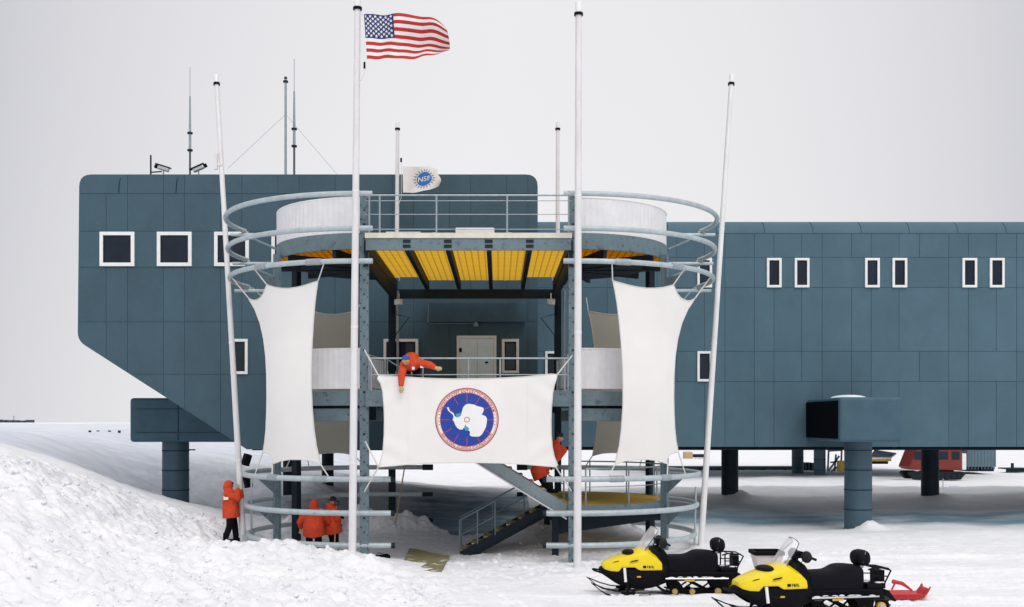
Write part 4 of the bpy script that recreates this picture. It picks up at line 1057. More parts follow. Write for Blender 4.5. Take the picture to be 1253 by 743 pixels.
def person(label, J, face, headgear='hood', glove='glove', hem=.19, patch=None, goggles=False, group=None, bulk=1.0):
    J = {k: V(v) for k, v in J.items()}; f, sx, fu = frame(face)
    mid = (J['lhip'] + J['rhip']) / 2; lsh, rsh = J['lsh'], J['rsh']; chest = (lsh + rsh) / 2
    h = J['head']; tor = (chest - mid).normalized(); neck = chest + (h - chest) * .35
    B = MB()
    B.limb(mid, mid.lerp(chest, .6), .13, .14); B.limb(mid.lerp(chest, .6), chest, .14, .10); B.limb(lsh.lerp(chest, .3), rsh.lerp(chest, .3), .075, .075)
    B.limb(chest, h - fu * .05, .062, .058)
    B.sphere(h, .115, (.80, .80, 1.0)); B.sphere(h + f * .025 - fu * .055, .07, (.9, .9, .9)); B.limb(h + f * .085 + fu * .012, h + f * .108 - fu * .028, .010, .016)
    for q in (-1, 1): B.sphere(h + sx * q * .092 - fu * .01, .024, (.6, 1, 1.3)); B.sphere(h + f * .082 + sx * q * .034 + fu * .03, .014)
    B.limb(h + f * .088 - fu * .062 - sx * .02, h + f * .088 - fu * .062 + sx * .02, .009, .009)
    G = MB(); C = MB(); T = MB(); S = MB()
    C.limb(mid, mid.lerp(chest, .55), .235 * bulk, .24 * bulk); C.limb(mid.lerp(chest, .55), chest - tor * .05, .24 * bulk, .20 * bulk)
    C.limb(lsh.lerp(chest, .12), rsh.lerp(chest, .12), .105, .105); C.limb(chest, chest + (h - chest) * .42, .13, .10)
    kn = (J['lkn'] + J['rkn']) / 2; hd = (kn - mid).normalized()
    C.tube([mid + (chest - mid) * .3, mid, mid + hd * hem], [.24 * bulk, .25 * bulk, .26 * bulk], 20)
    for s, q in (('l', -1), ('r', 1)):
        sh, el, wr_ = J[s + 'sh'], J[s + 'el'], J[s + 'wr']
        B.limb(sh, el, .058, .044); B.limb(el, wr_, .044, .030)
        C.limb(sh, el, .115, .096); C.limb(el, el.lerp(wr_, .8), .096, .074); C.tube([el.lerp(wr_, .6), el.lerp(wr_, .97)], [.076, .070], 14)
        d = J.get(s + 'hd', wr_ - el)
        hand(B, wr_, d, -q if q else 1, .0095, up=J.get('hup', (0, 0, 1))); hand(G, wr_, d, -q, .0145, up=J.get('hup', (0, 0, 1)))
        G.tube([wr_ - (wr_ - el).normalized() * .05, wr_ + V(d).normalized() * .03], [.05, .042], 14); G.limb(wr_, wr_ + V(d).normalized() * .07, .04, .042)
        hp, k_, an, toe = J[s + 'hip'], J[s + 'kn'], J[s + 'an'], J.get(s + 'toe', f)
        tf = V((toe[0], toe[1], 0)).normalized()
        B.limb(hp, k_, .088, .062); B.limb(k_, an, .06, .042); B.limb(an, an + tf * .16 - V((0, 0, .05)), .045, .035)
        T.limb(hp, k_, .125, .10); T.limb(k_, an + V((0, 0, .08)), .10, .088)
        S.limb(an + V((0, 0, .16)), an, .082, .07); S.limb(an - tf * .05 - V((0, 0, .03)), an + tf * .18 - V((0, 0, .035)), .06, .055)
    T.limb(J['lhip'], J['rhip'], .135, .135)
    me = remesh(B, .0125, 1, 'person'); me.materials.append(M['skin']); me.polygons.foreach_set('use_smooth', [True] * len(me.polygons))
    base = V((mid.x, mid.y, min(J['lan'].z, J['ran'].z) - .09)); me.transform(Matrix.Translation(-base))
    p = bpy.data.objects.new('person', me); COL.objects.link(p); p.location = base; tag(p, label, 'person', group)
    def part(name, mbx, vox, m, it=2):
        me_ = remesh(mbx, vox, it, name); o = obj(name, me_, M[m], p, True, angle=70); return o
    if headgear == 'hood_up':
        C.sphere(h - f * .035 + fu * .012, .152, (.92, .92, 1.02)); C.limb(h - f * .06 - fu * .05, chest + tor * .02, .13, .15)
    else:
        C.limb(neck - f * .10 - sx * .07, neck - f * .10 + sx * .07, .07, .07); C.sphere(neck - f * .13, .10, (1, .8, .9))
    part('parka', C, .02, 'parka', 3); part('trousers', T, .02, 'trouser'); part('boots', S, .016, 'black', 1); part('gloves', G, .0085, glove, 1)
    if headgear != 'hood_up' or True:
        K = MB(); cm = 'cap_blue' if headgear == 'blue' else 'cap_dark'
        n = 14; K.sphere(h + fu * .045 - f * .012, .118, (.9, .9, .82)) if headgear != 'hood_up' else K.limb(h + f * .06 + fu * .075 - sx * .04, h + f * .06 + fu * .075 + sx * .04, .05, .05)
        if headgear == 'blue': K.limb(h + f * .09 + fu * .075 - sx * .04, h + f * .09 + fu * .075 + sx * .04, .028, .028); K.limb(h + f * .14 + fu * .06 - sx * .025, h + f * .14 + fu * .06 + sx * .025, .02, .02)
        part('hat', K, .012, cm, 1)
    E = MB()
    if goggles: E.tube([h + f * .088 + fu * .012 - sx * .062, h + f * .112 + fu * .012, h + f * .088 + fu * .012 + sx * .062], .03, 10); obj('goggles', E, M['wheel'], p, True)
    else:
        for q in (-1, 1): E.sphere(h + f * .094 + sx * q * .034 + fu * .022, .011)
        obj('eyes', E, M['black'], p, True)
    if patch:
        E = MB()
        for c, nn, w_, hh in patch:
            d, x, z = frame(nn); R = Matrix((x, d, z)).transposed(); E.box(c, (w_, .02, hh), R)
        obj('patch', E, M['white'], p)
    return p
zA = .17
A_ = lambda dx, dy, z: (-7.86 + dx, 32.45 + dy, zA + z)
person('person in orange parka standing left of the leaning pole with raised hands',
       dict(lhip=A_(-.02, .11, .92), rhip=A_(.0, -.11, .92), lkn=A_(.07, .13, .50), rkn=A_(-.02, -.12, .49), lan=A_(.10, .15, .1), ran=A_(-.13, -.14, .09),
            lsh=A_(-.03, .2, 1.44), rsh=A_(-.07, -.2, 1.43), head=A_(-.06, .02, 1.67), lel=A_(.22, .28, 1.33), rel=A_(.24, -.16, 1.30), lwr=A_(.2, .33, 1.56), rwr=A_(.17, .12, 1.57), lhd=(0, .12, 1), rhd=(.0, .25, 1), hup=(1, 0, 0)),
       (1, .35, -.12), 'hood_up', patch=[((-7.95, 32.19, 1.53), (-.25, -.97, .1), .15, .18)])
B_ = lambda dx, dy, z: (-5.24 + dx, 31.25 + dy, -.17 + z)
person('person in orange parka seen from behind stooping over a shovel',
       dict(lhip=B_(-.11, 0, .86), rhip=B_(.11, 0, .86), lkn=B_(-.14, .12, .46), rkn=B_(.14, .02, .46), lan=B_(-.15, .02, .09), ran=B_(.17, -.1, .09),
            lsh=B_(-.29, .22, 1.27), rsh=B_(.25, .26, 1.27), head=B_(-.06, .42, 1.49), lel=B_(-.42, .18, 1.03), rel=B_(.37, .36, 1.02), lwr=B_(-.40, .24, .86), rwr=B_(.02, .52, .98), lhd=(-.1, .1, -1), rhd=(-.6, .3, -.3)),
       (-.1, 1, -.35), 'hood_up', bulk=1.2)
C_ = lambda dx, dy, z: (-4.80 + dx, 31.85 + dy, -.19 + z)
person('person with dark hat and lowered hood holding a wooden shovel handle upright',
       dict(lhip=C_(-.08, .08, .88), rhip=C_(.08, -.08, .88), lkn=C_(0, .14, .46), rkn=C_(.1, -.06, .46), lan=C_(-.05, .12, .09), ran=C_(.08, -.1, .09),
            lsh=C_(-.12, .2, 1.38), rsh=C_(.08, -.18, 1.37), head=C_(.02, .03, 1.62), lel=C_(.06, .3, 1.12), rel=C_(.20, -.2, 1.10), lwr=C_(.22, .12, 1.14), rwr=C_(.19, -.11, .92), lhd=(.4, -.5, .1), rhd=(.2, .4, .1)),
       (.75, .6, -.2), 'dark', glove='black', bulk=1.1)
zD = ZLD + .0
D_ = lambda x, Y, z: (x, Y, z)
person('person in orange parka and blue cap leaning over the deck rail above the banner',
       dict(lhip=(-2.20, 29.34, 5.34), rhip=(-2.42, 29.34, 5.34), lkn=(-2.19, 29.38, 4.97), rkn=(-2.44, 29.4, 4.97), lan=(-2.17, 29.5, 4.62), ran=(-2.46, 29.52, 4.62),
            lsh=(-2.06, 28.66, 5.24), rsh=(-2.46, 28.66, 5.20), head=(-2.39, 28.46, 5.30), lel=(-1.78, 28.5, 5.19), rel=(-2.49, 28.36, 4.90), lwr=(-1.62, 28.36, 5.10), rwr=(-2.50, 28.30, 4.62), lhd=(1, -.1, -.12), rhd=(.03, 0, -1), hup=(0, -1, 0)),
       (.1, -1, -.25), 'blue', goggles=True, patch=[((-2.20, 28.465, 5.1), (0, -1, 0), .07, .07), ((-1.98, 28.54, 5.15), (0, -1, .1), .08, .08)])
E_ = lambda px, y, Y: P(px, y, Y)
person('person in orange parka bending on the stairs behind the right edge of the banner',
       dict(lhip=E_(658, 576, 30.45), rhip=E_(661, 577, 30.22), lkn=E_(668, 594, 30.5), rkn=E_(671, 596, 30.2), lan=V((1.26, 30.5, 1.95)), ran=V((1.42, 30.2, 1.86)),
            lsh=E_(677, 546, 30.55), rsh=E_(680, 547, 30.15), head=E_(685, 535, 30.3), lel=E_(690, 551, 30.5), rel=E_(684, 559, 30.05), lwr=E_(682, 563, 30.3), rwr=E_(676, 568, 29.95), lhd=(-.5, -.3, -1), rhd=(-.5, -.2, -1)),
       (1, -.2, -.3), 'dark', glove='black')
def shovel(label, top, bot, m='wood'):
    top = V(top); bot = V(bot); d = (bot - top).normalized(); t = thing('shovel', label, 'shovel', bot)
    mb = MB(); mb.tube([top, bot], .019, 8); obj('shaft', mb, M[m], t, True)
    d, x, n = frame(d); mb = MB()
    mb.tube([top, top - d * .05 + x * .06, top - d * .13 + x * .06], .012, 6); mb.tube([top, top - d * .05 - x * .06, top - d * .13 - x * .06], .012, 6); mb.tube([top - d * .13 + x * .07, top - d * .13 - x * .07], .015, 6); obj('grip', mb, M['black'], t, True)
    mb = MB(); vs = []
    for i in range(5):
        for j in range(5):
            u = (j - 2) / 2; w_ = .12 - .02 * (i == 4); vs.append(bot + d * (i * .08) + x * u * w_ + n * (.03 * u * u + .012 * (i - 2) ** 2 * .2))
    mb.add(vs, [(i * 5 + j, i * 5 + j + 1, i * 5 + j + 6, i * 5 + j + 5) for i in range(4) for j in range(4)])
    o = obj('blade', mb, M['silver'], t, True); sd = o.modifiers.new('t', 'SOLIDIFY'); sd.thickness = .005
shovel('dark handled shovel held by the stooping person', (-5.68, 31.50, .80), (-5.79, 31.32, .16), 'black')
shovel('shovel with pale wooden handle held upright beside the left front pole', (-4.655, 31.70, 1.30), (-4.70, 31.62, .16))

# ------------------------------------------------------------------ snowmobiles
def loft(sections, mirror=True):
    """sections: list of (x, [(y,z)...]) from lower side to top centre; mirrored across y=0"""
    mb = MB(); k = len(sections[0][1]); W_ = 2 * k - 1; vs = []
    for x, pr in sections:
        full = [(x + (q[2] if len(q) > 2 else 0), -q[0], q[1]) for q in pr] + [(x + (q[2] if len(q) > 2 else 0), q[0], q[1]) for q in pr[-2::-1]]
        vs += full
    fs = [(i * W_ + j, i * W_ + j + 1, (i + 1) * W_ + j + 1, (i + 1) * W_ + j) for i in range(len(sections) - 1) for j in range(W_ - 1)]
    fs += [tuple(range(W_)), tuple(range((len(sections) - 1) * W_, len(sections) * W_))]
    return mb.add(vs, fs)
def snowmobile(label, hoodm='hood_y', redgrip=False):
    t = thing('snowmobile', label, 'snowmobile', (0, 0, 0), 'snowmobiles parked on the snow')
    # bodywork: cowl with a step down over the ski legs
    def sec(x, hw, zb, zs, zt, crown=.7): return (x, [(hw * .97, zb), (hw, zb + .03), (hw * .985, (zb + zs) / 2), (hw * .95, zs), (hw * .90, zs + (zt - zs) * .42), (hw * crown, zs + (zt - zs) * .74), (hw * .32, zt - .006), (0, zt)])
    S = [sec(.30, .17, .60, .66, .69), sec(.34, .24, .57, .665, .715), sec(.46, .32, .54, .70, .775), sec(.62, .36, .535, .735, .835), sec(.665, .375, .585, .745, .85), sec(.70, .385, .625, .755, .862), sec(.86, .415, .63, .78, .915), sec(.97, .43, .63, .795, .955), sec(1.03, .44, .59, .80, .985), sec(1.08, .445, .57, .805, 1.01), sec(1.18, .45, .57, .81, 1.04), sec(1.30, .445, .57, .805, .99), sec(1.44, .43, .57, .775, .90, .6), sec(1.555, .415, .57, .68, .76, .55)]
    h = obj('hood', loft(S), M[hoodm], t, True, angle=24, bevel=.008)
    mb = MB()
    for s in (-1, 1):
        for x0_, x1_, z_ in ((.50, .66, .72), (.86, 1.04, .745)):
            y = s * (.30 if x0_ < .6 else .42); mb.prism([(x0_, y + s * .022, z_), (x1_ - .03, y + s * .04, z_ + .03), (x1_, y + s * .04, z_ + .052), (x0_ + .05, y + s * .022, z_ + .028)], (0, -s * .05, 0))
    obj('vent', mb, M['black'], h)
    mb = MB()
    for s in (-1, 1):
        y = s * .4525; mb.box((1.17, y, .645), (.065, .012, .05))
        for k in range(4): mb.box((1.235 + k * .037, y - s * .004, .645), (.013 if k != 1 else .02, .012, .05))
        mb.box((1.235 + .037 + .012, y - s * .004, .624), (.03, .012, .009)); mb.box((1.235 + .125, y - s * .004, .624), (.03, .012, .009))
    obj('side_mark', mb, M['black'], h)
    # belly pan and side panels
    S = [(.22, [(.18, .50), (.20, .53), (.17, .58), (.1, .60), (0, .61)]), (.42, [(.24, .38), (.30, .48), (.29, .56), (.15, .62), (0, .64)]), (.66, [(.30, .20), (.37, .38), (.36, .60), (.2, .66), (0, .68)]), (1.0, [(.33, .14), (.42, .34), (.42, .62), (.2, .7), (0, .75)]), (1.35, [(.33, .16), (.42, .34), (.42, .585), (.25, .72), (0, .76)]), (1.66, [(.30, .28), (.38, .36), (.36, .56), (.25, .72), (0, .76)]), (1.78, [(.26, .34), (.30, .4), (.27, .56), (.2, .66), (0, .7)])]
    bp = obj('belly_pan', loft(S), M['black'], t, True, angle=50); b = bp.modifiers.new('s', 'SUBSURF'); b.levels = 1; b.render_levels = 1
    mb = MB()
    for s in (-1, 1): mb.box((1.05, s * .425, .43), (.085, .02, .03))
    obj('side_reflector', mb, M['wheel'], bp)
    mb = MB(); mb.tube([(.26, -.24, .50), (.13, -.15, .53), (.10, 0, .54), (.13, .15, .53), (.26, .24, .50)], .02, 8); mb.tube([(.24, 0, .53), (.11, 0, .54)], .016, 8); obj('bumper', mb, M['black'], t, True)
    mb = MB(); mb.sphere((.90, 0, .90), 1, (.16, .30, .075), 16, 8); obj('headlight_pod', mb, M['black'], t, True)
    # windshield
    mb = MB(); n = 14; vs = []
    for i in range(8):
        v = i / 7; hw = .30 - .12 * v ** 1.6 - (.05 * max(0, v - .8) * 5 if v > .8 else 0); x = 1.00 + .34 * v + .04 * v * v; z = .95 + .54 * v
        for j in range(n + 1): u = (j / n) * 2 - 1; vs.append((x + .14 * u * u, hw * u, z - .05 * u * u * (1 - v) - .10 * (u ** 4) * v))
    mb.add(vs, [(i * (n + 1) + j, i * (n + 1) + j + 1, (i + 1) * (n + 1) + j + 1, (i + 1) * (n + 1) + j) for i in range(7) for j in range(n)])
    ws = obj('windshield', mb, M['shield'], t, True, angle=80)
    edge = [vs[i * (n + 1)] for i in range(8)] + [vs[7 * (n + 1) + j] for j in range(1, n + 1)] + [vs[i * (n + 1) + n] for i in range(6, -1, -1)]
    mb = MB(); mb.tube(edge, .007, 6); mb.tube([vs[j] for j in range(n + 1)], .016, 6); obj('windshield_trim', mb, M['black'], ws, True)
    # console and handlebar
    S = [(1.36, [(.20, .80), (.24, .9), (.20, 1.0), (.1, 1.04), (0, 1.05)]), (1.52, [(.24, .6), (.27, .84), (.22, 1.02), (.1, 1.06), (0, 1.07)]), (1.66, [(.22, .55), (.24, .76), (.18, .9), (.1, .96), (0, .97)]), (1.74, [(.19, .55), (.2, .7), (.16, .8), (.1, .84), (0, .85)])]
    obj('console', loft(S), M['black'], t, True, angle=60)
    mb = MB(); mb.tube([(1.50, 0, 1.0), (1.56, 0, 1.14)], .035, 8); mb.tube([(1.70, -.40, 1.11), (1.60, -.24, 1.16), (1.56, -.1, 1.14), (1.56, .1, 1.14), (1.60, .24, 1.16), (1.70, .40, 1.11)], .016, 8); mb.box((1.54, 0, 1.16), (.16, .26, .12)); hb = obj('handlebar', mb, M['black'], t, True)
    mb = MB()
    for s in (-1, 1): mb.tube([(1.64, s * .30, 1.14), (1.72, s * .43, 1.10)], .026, 8); mb.sphere((1.60, s * .28, 1.14), .12, (.75, 1.2, .95), 12, 8)
    obj('grip', mb, M['rubber'], hb, True)
    if redgrip:
        mb = MB(); mb.tube([(1.66, -.42, 1.13), (1.76, -.50, 1.15)], .022, 8); mb.tube([(1.66, -.40, 1.10), (1.77, -.45, 1.06)], .018, 8); mb.box((1.63, -.26, 1.19), (.06, .07, .05)); obj('red_lever', mb, M['orange'], hb, True)
    # seat
    def ss(x, hw, zt, zb=.46): return (x, [(hw * .98, zb), (hw * 1.04, zb + (zt - zb) * .5), (hw, zt - .07), (hw * .82, zt - .015), (0, zt)])
    S = [ss(1.60, .17, .84), ss(1.72, .20, .87), ss(1.95, .215, .87), ss(2.12, .225, .875), ss(2.22, .235, .92), ss(2.34, .24, .985), ss(2.55, .235, .97), ss(2.74, .23, .95), ss(2.84, .22, .90)]
    st_ = obj('seat', loft(S), M['vinyl'], t, True, angle=60); b = st_.modifiers.new('s', 'SUBSURF'); b.levels = 1; b.render_levels = 2
    mb = MB(); R = Matrix.Rotation(math.radians(-8), 3, 'Y'); mb.box((2.84, 0, 1.07), (.30, .44, .31), R); br = obj('backrest', mb, M['vinyl'], t, True, bevel=.13); br.modifiers[0].segments = 4
    mb = MB(); mb.box((2.80, 0, .95), (.06, .3, .12)); mb.tube([(2.845, -.203, 1.21), (2.80, -.203, 1.0)], .006, 6); obj('backrest_stem', mb, M['rail'], br)
    # tunnel, running boards
    mb = MB(); mb.box2((1.70, -.27, .31), (3.20, .27, .50)); mb.box2((2.86, -.25, .50), (3.24, .25, .60))
    mb.prism([(3.20, -.27, .50), (3.20, -.27, .40), (3.42, -.27, .24), (3.46, -.27, .26), (3.30, -.27, .46)], (0, .54, 0)); obj('tunnel', mb, M['black'], t, bevel=.02)
    mb = MB()
    for s in (-1, 1): mb.box((2.30, s * .36, .375), (1.36, .18, .03))
    rb = obj('running_board', mb, M['black'], t)
    mb = MB()
    for s in (-1, 1):
        mb.tube([(1.62, s * .455, .39), (2.98, s * .455, .39)], .016, 6); mb.box((2.02, s * .40, .40), (.2, .06, .015)); mb.box((2.46, s * .42, .40), (.2, .05, .015))
    obj('board_edge', mb, M['silver'], rb)
    mb = MB()
    for s in (-1, 1): mb.box((2.14, s * .467, .352), (.22, .012, .04))
    obj('board_mark', mb, M['wheel'], rb)
    mb = MB(); rq = random.Random(5)
    for s in (-1, 1):
        for k in range(7): mb.sphere((1.75 + k * .18 + rq.uniform(-.05, .05), s * rq.uniform(.31, .40), .392), 1, (rq.uniform(.05, .1), rq.uniform(.03, .05), rq.uniform(.012, .03)), 8, 6)
        for k in range(3): mb.sphere((.45 + k * .25 + rq.uniform(-.05, .05), s * .44, .04), 1, (.07, .055, .025), 8, 6)
    for k in range(4): mb.sphere((2.95 + k * .09, rq.uniform(-.2, .2), .605), 1, (.07, .07, .02), 8, 6)
    obj('packed_snow', mb, M['snowcap'], t, True)
    mb = MB()
    for s in (-1, 1):
        mb.tube([(1.60, s * .26, 1.14), (1.50, s * .30, 1.06), (1.44, s * .22, .94)], .008, 5); mb.tube([(1.58, s * .12, 1.15), (1.46, s * .16, 1.08), (1.42, s * .12, .98)], .008, 5)
        mb.tube([(.78, s * .42, .5), (.9, s * .40, .42), (1.02, s * .41, .40)], .01, 5)
    obj('cable', mb, M['rubber'], t, True)
    # rear rack
    mb = MB()
    for s in (-1, 1):
        mb.tube([(2.90, s * .2, .86), (3.02, s * .22, .90), (3.30, s * .22, .88), (3.36, s * .22, .84), (3.24, s * .22, .62), (3.22, s * .22, .56)], .016, 8); mb.tube([(2.96, s * .22, .60), (2.96, s * .22, .89)], .016, 8); mb.tube([(2.94, s * .22, .74), (3.28, s * .22, .73)], .012, 8)
    for x, z in ((3.02, .90), (3.16, .89), (3.30, .88), (3.36, .84)): mb.tube([(x, -.22, z), (x, .22, z)], .013, 8)
    mb.box((3.22, .04, .72), (.14, .30, .22)); obj('rear_rack', mb, M['black'], t, True)
    # track
    LP = []
    for a in np.linspace(-PI / 2, PI / 2, 9): LP.append((3.17 + .15 * math.cos(a), .155 + .15 * math.sin(a)))
    LP += [(2.7, .33), (2.2, .36), (1.75, .37)]
    for a in np.linspace(PI / 2, PI + .6, 8): LP.append((1.58 + .11 * math.cos(a), .26 + .11 * math.sin(a)))
    LP += [(1.66, .06), (1.80, .005), (2.3, .005), (2.8, .005)]
    inner = []
    n = len(LP); mb = MB(); vs = []
    for i in range(n):
        a, b = LP[i - 1], LP[(i + 1) % n]; dx, dz = b[0] - a[0], b[1] - a[1]; l = math.hypot(dx, dz); nx_, nz_ = dz / l, -dx / l
        o_ = LP[i]; ii = (o_[0] - nx_ * .024, o_[1] - nz_ * .024)
        vs += [(o_[0], -.25, o_[1]), (o_[0], .25, o_[1]), (ii[0], .25, ii[1]), (ii[0], -.25, ii[1])]
    fs = []
    for i in range(n):
        j = (i + 1) % n
        for k in range(4): fs.append((4 * i + k, 4 * i + (k + 1) % 4, 4 * j + (k + 1) % 4, 4 * j + k))
    mb.add(vs, fs)
    acc = 0
    for i in range(n):
        a, b = LP[i], LP[(i + 1) % n]; l = math.dist(a, b); d = (b[0] - a[0]) / l, (b[1] - a[1]) / l; q = -acc
        while q < l:
            if q >= 0: c = (a[0] + d[0] * q + d[1] * .014, a[1] + d[1] * q - d[0] * .014); mb.box((c[0], 0, c[1]), (.022, .49, .03), Matrix.Rotation(-math.atan2(d[1], d[0]), 3, 'Y'))
            q += .085
        acc = (l - (q - .085)); acc = acc if acc < .085 else 0; acc = -(.085 - acc) if False else acc
    tr = obj('track', mb, M['rubber'], t)
    mb = MB()
    for s in (-1, 1):
        for x, z, r in ((1.86, .085, .062), (2.24, .085, .062), (2.80, .09, .07), (3.15, .155, .09)): mb.cyl((x, s * .20, z), (x, s * .262, z), r, n=16)
    obj('idler_wheel', mb, M['wheel'], tr, True)
    mb = MB()
    for s in (-1, 1):
        for x, z, r in ((1.86, .095, .03), (2.24, .095, .03), (2.80, .10, .035), (3.15, .165, .05)): mb.cyl((x, s * .262, z), (x, s * .275, z), r, n=10)
        mb.tube([(1.70, s * .18, .12), (1.9, s * .18, .055), (3.1, s * .18, .055)], .022, 6)
    obj('slide_rail', mb, M['silver'], tr, True)
    mb = MB()
    for s in (-1, 1): mb.tube([(1.95, s * .2, .06), (2.35, s * .2, .34)], .02, 6); mb.tube([(2.5, s * .2, .06), (2.86, s * .2, .34)], .02, 6); mb.tube([(2.12, s * .2, .33), (2.62, s * .2, .08)], .03, 6); mb.prism([(1.72, s * .2, .30), (1.95, s * .2, .30), (2.1, s * .2, .10), (1.78, s * .2, .04)], (0, s * .02, 0)); mb.prism([(2.62, s * .2, .30), (3.02, s * .2, .30), (2.98, s * .2, .06), (2.76, s * .2, .06)], (0, s * .02, 0)); mb.box((2.45, s * .2, .07), (1.4, .03, .06))
    obj('suspension_arm', mb, M['black'], tr, True)
    # skis with legs and shocks
    for s in (-1, 1):
        y = s * .44; pr_ = [(.02, .30), (.10, .235), (.22, .13), (.36, .05), (.50, .015), (.80, .008), (1.26, .008), (1.30, .03)]
        mb = MB(); vs = []
        for x, z in pr_: vs += [(x, y - .065, z), (x, y + .065, z), (x, y + .065, z + .022), (x, y - .065, z + .022)]
        fs = [(4 * i + k, 4 * i + (k + 1) % 4, 4 * i + 4 + (k + 1) % 4, 4 * i + 4 + k) for i in range(len(pr_) - 1) for k in range(4)] + [(0, 1, 2, 3), (28, 29, 30, 31)]
        mb.add(vs, fs); sk = obj('ski', mb, M['black'], t)
        mb = MB(); mb.tube([(.06, y, .29), (.30, y, .19), (.55, y, .12), (.80, y, .10)], .014, 6); mb.box((.82, y, .07), (.3, .05, .1)); obj('ski_loop', mb, M['black'], sk, True)
        mb = MB(); mb.tube([(.80, y, .10), (.83, s * .40, .46)], .028, 8); mb.tube([(.80, y, .14), (1.0, s * .30, .26)], .018, 8); obj('ski_leg', mb, M['black'], t, True)
        mb = MB(); mb.tube([(.765, s * .43, .32), (.745, s * .395, .62)], .03, 10); obj('shock_absorber', mb, M['white'], t, True)
    return t
# ------------------------------------------------------------------ each far-apart piece becomes a part of its own
KEEP = {'emblem_lettering', 'stars', 'bolts', 'logo_rays', 'wing_cladding', 'main_cladding', 'roof_roll', 'snow_lumps', 'snow_ground', 'drum_joists', 'side_mark'}
def pieces(me_):
    n = len(me_.vertices); par = np.arange(n); ed = np.empty(len(me_.edges) * 2, np.int32); me_.edges.foreach_get('vertices', ed); ed = ed.reshape(-1, 2)
    def find(a):
        while par[a] != a: par[a] = par[par[a]]; a = par[a]
        return a
    for a, b in ed:
        a, b = find(a), find(b)
        if a != b: par[b] = a
    root = np.array([find(a) for a in range(n)]); ids, isl = np.unique(root, return_inverse=True); k = len(ids)
    if k < 2 or k > 300: return None
    co_ = np.empty(n * 3, np.float32); me_.vertices.foreach_get('co', co_); co_ = co_.reshape(-1, 3)
    lo_, hi_ = np.full((k, 3), 1e9), np.full((k, 3), -1e9); np.minimum.at(lo_, isl, co_); np.maximum.at(hi_, isl, co_); size = (hi_ - lo_).max(1)
    g_ = list(range(k))
    def fg(a):
        while g_[a] != a: a = g_[a]
        return a
    for a in range(k):
        for b in range(a + 1, k):
            gap = np.maximum(0, np.maximum(lo_[a] - hi_[b], lo_[b] - hi_[a])); 
            if math.sqrt((gap ** 2).sum()) <= max(.02, .5 * max(size[a], size[b])):
                x_, y_ = fg(a), fg(b)
                if x_ != y_: g_[y_] = x_
    gr = [fg(a) for a in range(k)]; u = sorted(set(gr))
    return None if len(u) < 2 else np.array([u.index(gr[q]) for q in isl])
def split_pass(obs):
    for o in obs:
        if o.type != 'MESH' or o.get('kind') or o.parent is None: continue
        nm = o.name.split('.')[0]
        if nm in KEEP or o.parent.name.startswith('person') or len(o.data.vertices) > 30000: continue
        pc = pieces(o.data)
        if pc is None: continue
        src = o.data
        for j in range(pc.max() + 1):
            bm = bmesh.new(); bm.from_mesh(src); bm.verts.ensure_lookup_table()
            bmesh.ops.delete(bm, geom=[v for v in bm.verts if pc[v.index] != j], context='VERTS')
            m_ = src.copy(); bm.to_mesh(m_); bm.free(); m_.name = nm
            if j == 0: o.data = m_
            else:
                c = o.copy(); c.data = m_; COL.objects.link(c); c.parent = o.parent
def ktree(o, parent=None):
    c = o.copy(); COL.objects.link(c); c.parent = parent
    for ch in list(o.children): ktree(ch, c)
    return c
m1 = snowmobile('yellow and black snowmobile on the left, parked just right of the front pole')
m1.location = (1.955, 24.10, H1(3.6, 24.1) - .01); m1.rotation_euler.z = math.radians(1.5)
split_pass(m1.children_recursive)
m2 = ktree(m1); m2['label'] = 'nearer yellow and black snowmobile on the right with a red lever on its handlebar'
for ch in m2.children:
    if ch.name.startswith('handlebar'):
        mb = MB(); mb.tube([(1.66, .42, 1.13), (1.78, .52, 1.15)], .022, 8); mb.tube([(1.66, .40, 1.10), (1.78, .46, 1.05)], .018, 8); mb.box((1.63, .26, 1.19), (.06, .07, .05))
        me_ = mb.mesh('red_lever'); me_.materials.append(M['orange']); rl_ = bpy.data.objects.new('red_lever', me_); COL.objects.link(rl_); rl_.parent = ch
m2.location = (4.16, 20.70, H1(5.5, 21) - .01); m2.rotation_euler.z = math.radians(10.5)
# cargo sled with a tub behind the nearer machine
gz = H1(5.3, 23)
t = thing('cargo_sled', 'low grey cargo sled standing half hidden behind the nearer snowmobile', 'sled', (5.55, 22.9, gz))
mb = MB()
for y in (-.22, .22): mb.tube([V((5.18, 22.9 + y, gz + .2)), V((5.25, 22.9 + y, gz + .05)), V((5.4, 22.9 + y, gz + .03)), V((6.4, 22.9 + y, gz + .03))], .03, 8)
obj('runner', mb, M['silver'], t, True)
mb = MB(); mb.box((5.8, 22.9, gz + .38), (1.15, .56, .05)); obj('bed', mb, M['wood'], t)
mb = MB()
for x in (5.3, 5.75, 6.3):
    for y in (-.22, .22): mb.tube([(x, 22.9 + y, gz + .03), (x, 22.9 + y, gz + .6)], .018, 6)
mb.tube([(5.3, 22.68, gz + .6), (6.3, 22.68, gz + .6)], .018, 6); obj('stake', mb, M['silver'], t)
mb = MB(); x0_, z0_ = 5.56, gz + .50
lo4 = [(x0_ - .17, 22.72, z0_), (x0_ + .2, 22.72, z0_), (x0_ + .2, 23.08, z0_), (x0_ - .17, 23.08, z0_)]; hi4 = [(x0_ - .29, 22.62, z0_ + .5), (x0_ + .29, 22.62, z0_ + .5), (x0_ + .29, 23.18, z0_ + .5), (x0_ - .29, 23.18, z0_ + .5)]
mb.add(lo4 + hi4, [(0, 1, 2, 3), (0, 1, 5, 4), (1, 2, 6, 5), (2, 3, 7, 6), (3, 0, 4, 7)])
